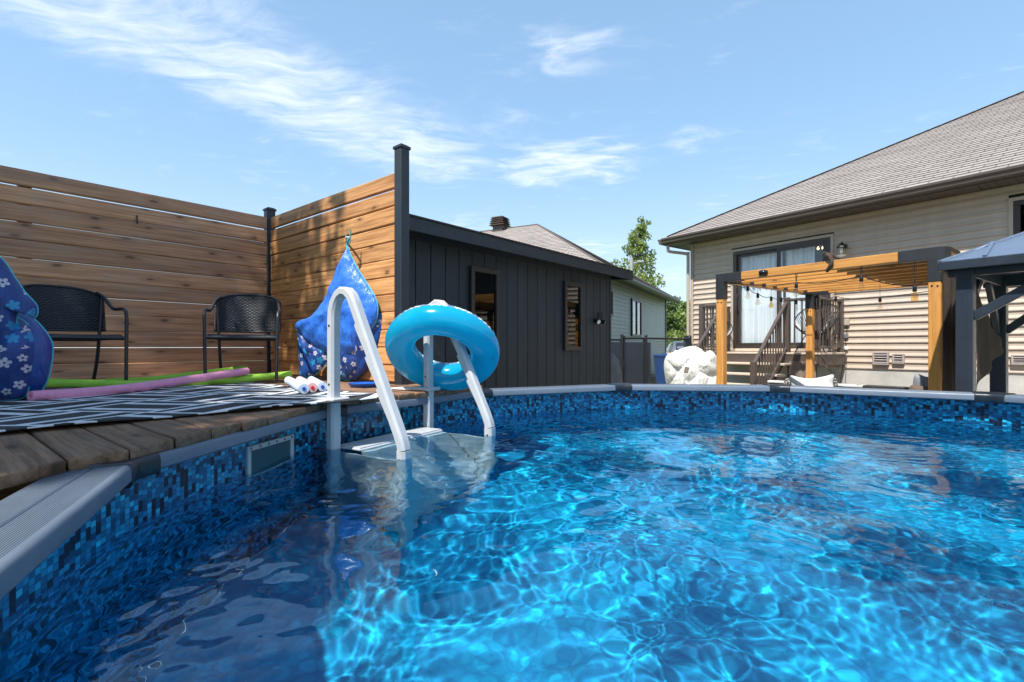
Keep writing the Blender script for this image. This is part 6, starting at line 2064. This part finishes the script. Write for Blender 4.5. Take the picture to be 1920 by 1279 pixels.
ct.put(ct.n['Principled BSDF'].inputs['Normal'], ct.bump(ct.math('ADD', ct.noise(ct.mapping(co_, rot=(0, .6, 0), scale=(2.2, 1, .7)), 7, 4, .6, 1.2), ct.math('MULTIPLY', ct.noise(co_, 160, 2), .04)), .8, .05))
mb.build('cushion_body', cot, wc_, M_, smooth=80)
MB().tube(rim_, .007, 6, closed=True).build('welt_seam', cot, wc_, smooth=60)
MB().bx(-.03, .03, -.235, -.222, .0, .085, .004).build('fabric_loop', plain('taupe loop', (.20, .16, .13), .8), wc_, M_ @ T(-.08, 0, .02) @ RY(.25))
MB().bx(-.30, .30, -.24, .24, GZ + .02, .28, .03).build('stool', plain('wicker stool', (.16, .12, .09), .8), wc_, T(p0.x, p0.y + .06, 0))
# ================================================================== trees
def leaf_cloud(centers, radii_, n, size, seed, droop=0.3, flat=1.0):
    rng = np.random.default_rng(seed)
    C = np.asarray(centers, float); Rr = np.asarray(radii_, float)
    wgt = Rr ** 2; wgt = wgt / wgt.sum()
    idx = rng.choice(len(C), n, p=wgt)
    v = rng.normal(size=(n, 3)); v /= np.linalg.norm(v, axis=1)[:, None]
    r = rng.uniform(.15, 1.0, n) ** .5
    P_ = C[idx] + v * (r * Rr[idx])[:, None] * np.array([1, 1, flat])
    a = rng.normal(size=(n, 3)); a[:, 2] -= droop; a /= np.linalg.norm(a, axis=1)[:, None]
    b = rng.normal(size=(n, 3)); b -= a * (a * b).sum(1)[:, None]; b /= np.linalg.norm(b, axis=1)[:, None]
    s = size * rng.uniform(.6, 1.35, n)[:, None]
    V_ = np.stack([P_ - a * s * .5, P_ + b * s * .33, P_ + a * s * .5, P_ - b * s * .33], 1).reshape(-1, 3)
    F_ = np.arange(n * 4).reshape(n, 4)
    return V_, F_
def tree(name, label, base, height, crown, n, size, mat, seed, lean=(0, 0), trunk_r=.16, group=None, nclump=26, cr=.55, limbs=9):
    """crown: list of (z fraction, radius) profile"""
    rnd = random.Random(seed)
    root = thing(name, label, 'tree', base, group)
    b = Vector(base)
    zs = [z for z, r in crown]; z0, z1 = zs[0], zs[-1]
    def prof(f):
        for (a0, r0), (a1_, r1_) in zip(crown, crown[1:]):
            if a0 <= f <= a1_: return r0 + (r1_ - r0) * (f - a0) / (a1_ - a0)
        return crown[-1][1]
    def axis(f): return b + Vector((lean[0] * f ** 1.6, lean[1] * f ** 1.6, height * f))
    tp = [axis(f) for f in (0, .1, .25, .45, .65, .85, .97)]
    tm = MB().tube(tp, [trunk_r * 1.25, trunk_r, trunk_r * .85, trunk_r * .62, trunk_r * .4, trunk_r * .2, trunk_r * .06], 9)
    cs, rs = [], []
    for k in range(nclump):
        f = z0 + (z1 - z0) * (k + rnd.random()) / nclump
        a_ = rnd.uniform(0, 2 * math.pi); rr_ = prof(f) * rnd.uniform(.25, .95) ** .7
        c = axis(f) + Vector((rr_ * math.cos(a_), rr_ * math.sin(a_), rnd.uniform(-.2, .2)))
        cs.append(tuple(c)); rs.append(cr * rnd.uniform(.6, 1.2) * (.5 + .5 * prof(f) / max(r for _, r in crown)))
        if k % max(1, nclump // limbs) == 0 or rnd.random() < .4:
            s_ = axis(max(.05, f - .16)); tm.tube([s_, s_.lerp(c, .5) + Vector((0, 0, .12)), Vector(c)], [trunk_r * .32, trunk_r * .2, trunk_r * .06], 6)
    tm.build('trunk', MAT['bark'], root, smooth=60)
    V_, F_ = leaf_cloud(cs, rs, n, size, seed)
    fast('crown', V_, F_, mat, root)
    return root
# poplar beyond the neighbour's roof, bent by the wind
pb_ = atd(1190, 545, 32.0)
tree('poplar_tree', 'wind blown poplar tree rising above the neighbour roof', (pb_.x - .45, 32.0, -.2), 9.3, [(.15, 1.3), (.36, 2.0), (.55, 1.9), (.72, 1.3), (.88, .75), (1.0, .25)], 10500, .17, MAT['leaf_poplar'], 3, lean=(1.0, 0), trunk_r=.17, nclump=110, cr=.52, limbs=30)
tg = 'trees behind the parked car'
for i_, (px, d_, h_, sd, lb) in enumerate(((1262, 40, 4.9, 5, 'bushy tree left of its neighbours above the parked car'), (1289, 37, 4.6, 6, 'bushy tree just left of the house corner behind the parked car'), (1275, 46, 4.3, 8, 'farther low tree glimpsed between two bushy trees behind the car'), (1248, 44, 4.4, 12, 'bushy tree half hidden by the far corner of the neighbour house'))):
    q = atd(px, 650, d_)
    tree('bushy_tree', lb, (q.x, q.y, -.2), h_, [(.02, 1.4), (.3, 1.75), (.6, 1.55), (.85, .9), (1.0, .3)], 3600, .26, MAT['leaf_green' if i_ != 1 else 'leaf_poplar'], sd, trunk_r=.1, group=tg, nclump=46, cr=.62, limbs=8)
# yard trees behind the photographer, whose leaves dapple the deck and show in the door glass
yg = 'tall yard trees behind the pool'
tree('maple_tree', 'tall leafy maple beside the deck, shading its near boards', (-5.0, -1.0, GZ), 8.6, [(.50, 1.5), (.64, 2.5), (.80, 2.4), (.92, 1.5), (1.0, .5)], 17000, .17, MAT['leaf_green'], 21, trunk_r=.15, group=yg, nclump=70, cr=.66, limbs=20)
tree('maple_tree', 'broad maple at the far side of the lawn facing the house', (-9.5, -3.5, GZ), 10.5, [(.2, 2.6), (.45, 3.6), (.7, 3.1), (.9, 1.8), (1.0, .6)], 9000, .30, MAT['leaf_green'], 22, trunk_r=.22, group=yg, nclump=70, cr=.95, limbs=24)
tree('maple_tree', 'second broad maple on the lawn opposite the patio door', (-8.0, -9.0, GZ), 9.5, [(.2, 2.4), (.45, 3.3), (.7, 2.9), (.9, 1.6), (1.0, .5)], 8000, .30, MAT['leaf_green'], 23, trunk_r=.22, group=yg, nclump=60, cr=.95, limbs=24)

tree('maple_tree', 'leaning maple behind the cedar fence whose branches overhang the deck', (-6.3, 2.1, GZ), 9.4, [(.66, .9), (.76, 1.5), (.88, 1.4), (1.0, .6)], 3600, .17, MAT['leaf_green'], 24, lean=(2.9, .8), trunk_r=.14, group=yg, nclump=34, cr=.50, limbs=12)

tree('maple_tree', 'slender maple behind the near pool rail, shading that rail', (-5.0, -3.4, GZ), 8.4, [(.62, .8), (.75, 1.35), (.88, 1.25), (1.0, .5)], 4200, .17, MAT['leaf_green'], 25, lean=(.8, .8), trunk_r=.12, group=yg, nclump=36, cr=.5, limbs=12)

# street lamp post beyond the neighbour's roof
spt = atd(1184, 500, 27.0)
pole = thing('lamp_post', 'grey lamp post with a short arm above the neighbour roof', 'lamp post', (spt.x, 27.0, -.2))
gm = plain('grey pole', (.33, .33, .33), .6)
pz1 = 1 + (HZ - 483) / FPX * 27
MB().tube([(spt.x, 27.0, -.3), (spt.x, 27.0, pz1)], [.13, .085], 10).build('pole', gm, pole, smooth=50)
MB().bar((spt.x, 27.0, pz1 - .30), (spt.x + .48, 26.95, pz1 - .27), .08, .07, .01).build('arm', gm, pole)
MB().bx(-.02, .32, -.11, .11, -.05, .06, .02).build('lamp_head', gm, pole, T(spt.x + .30, 26.94, pz1 - .24))

# ================================================================== parked car
cp0 = atd(1281, 650, 27.0)
carM = T(cp0.x, 27.0, ground_z(8, 27)) @ RZ(rad(-12))
car = thing('parked_car', 'silver grey hatchback parked beyond the chain link gate, seen from behind', 'car', carM.translation)
carM0 = carM
paint = plain('silver car paint', (.30, .32, .34), .25, .6, coat=.6)
def car_section(y, zs, ws):
    pts = []
    for z_, w_ in zip(zs, ws): pts.append(Vector((w_, y, z_)))
    return pts + [Vector((-p.x, p.y, p.z)) for p in reversed(pts)]
rings_ = []
for (y, bot, belt, roof_, wb, wr_) in ((-2.12, .42, .62, .80, .70, .62), (-2.05, .30, .86, 1.02, .84, .74), (-1.85, .24, .95, 1.22, .88, .66), (-1.45, .22, .98, 1.46, .90, .62), (-.6, .22, .96, 1.52, .90, .64), (.2, .22, .95, 1.46, .90, .62), (.85, .22, .94, 1.08, .90, .74), (1.5, .24, .88, .93, .88, .72), (2.0, .28, .72, .78, .82, .66), (2.15, .36, .60, .64, .70, .58)):
    rings_.append(car_section(y, (bot, bot + .08, (bot + belt) / 2, belt, belt + (roof_ - belt) * .55, roof_ - .03, roof_), (wb * .88, wb * .96, wb, wb * .97, wb * .97 + (wr_ - wb * .97) * .55, wr_, wr_ * .7)))
cb = MB(); cb.loft(rings_)
cb.build('body', paint, car, carM, smooth=40)
gdk = plain('dark car glass', (.02, .025, .03), .06, spec=.8)
rw = MB(); rw.loft([[Vector((-.60, -1.99, 1.03)), Vector((.60, -1.99, 1.03)), Vector((.55, -1.56, 1.41)), Vector((-.55, -1.56, 1.41))], [Vector((-.60, -2.03, 1.05)), Vector((.60, -2.03, 1.05)), Vector((.55, -1.60, 1.43)), Vector((-.55, -1.60, 1.43))]])
rw.build('rear_window', gdk, car, carM)
for s_ in (-1, 1):
    sw = MB(); sw.loft([[Vector((s_ * (.86 + q), -1.35, 1.02)), Vector((s_ * (.86 + q), .55, 1.0)), Vector((s_ * (.70 + q), .1, 1.38)), Vector((s_ * (.69 + q), -1.15, 1.41))] for q in (0, .012)])
    sw.build('side_window', gdk, car, carM)
    MB().bx(s_ * .78 - .10, s_ * .78 + .10, -2.125, -1.98, .78, .96, .03).build('tail_light', plain('red tail light', (.42, .01, .015), .2) if s_ < 0 else bpy.data.materials['red tail light'], car, carM)
    for y_ in (-1.32, 1.35):
        wh = MB().lathe([(.20, -.10), (.30, -.10), (.33, -.07), (.33, .07), (.30, .10), (.20, .10)], 22, T(s_ * .82, y_, .33) @ RY(math.pi / 2), closed=True).build('wheel', MAT['black'], car, carM, smooth=40)
        MB().lathe([(0, s_ * .085), (.19, s_ * .09), (.205, s_ * .07), (.205, -s_ * .05)], 18, T(s_ * .82, y_, .33) @ RY(math.pi / 2)).build('rim', plain('alloy rim', (.4, .4, .42), .3, .8) if (s_ < 0 and y_ < 0) else bpy.data.materials['alloy rim'], wh, carM, smooth=40)
MB().bx(-.27, .27, -2.135, -2.11, .66, .78, .004).build('number_plate', MAT['plasticwhite'], car, carM)
MB().bx(-.84, .84, -2.16, -1.98, .34, .56, .05).build('bumper', plain('grey bumper', (.07, .07, .075), .5), car, carM)
# dark post box by the house corner
db = atd(1291, 640, 11.6)
tag(MB().bx(-.07, .07, -.07, .07, -.45, .28, .01).build('meter_post', MAT['charcoal'], None, T(db.x - .02, db.y, 1.0)), 'short dark post at the back corner of the beige house', 'post')

# ================================================================== grass blades on the strip of lawn seen through the gate
rng = np.random.default_rng(9)
NBL = 26000
gx_ = rng.uniform(2.6, 8.0, NBL); gy_ = rng.uniform(10.6, 20.0, NBL)
keep = (gx_ / gy_ > .20) & (gx_ / gy_ < .40)
gx_, gy_ = gx_[keep], gy_[keep]; nbl = len(gx_)
gz_ = np.array([ground_z(a_, b_) for a_, b_ in zip(gx_, gy_)])
an = rng.uniform(0, 6.283, nbl); hh = rng.uniform(.05, .11, nbl); wd = rng.uniform(.006, .012, nbl)
bx_, by_ = np.cos(an) * wd, np.sin(an) * wd
tx_, ty_ = rng.normal(0, .03, nbl), rng.normal(0, .03, nbl)
V_ = np.stack([np.stack([gx_ - bx_, gy_ - by_, gz_ - .01], -1), np.stack([gx_ + bx_, gy_ + by_, gz_ - .01], -1), np.stack([gx_ + tx_, gy_ + ty_, gz_ + hh], -1)], 1).reshape(-1, 3)
gr = fast('grass', V_, np.arange(nbl * 3).reshape(-1, 3), leafmat('grass blades', (.07, .13, .02), (.17, .24, .05), .3))
tag(gr, 'short sunlit lawn grass seen through the chain link gate', 'grass', kind='stuff')
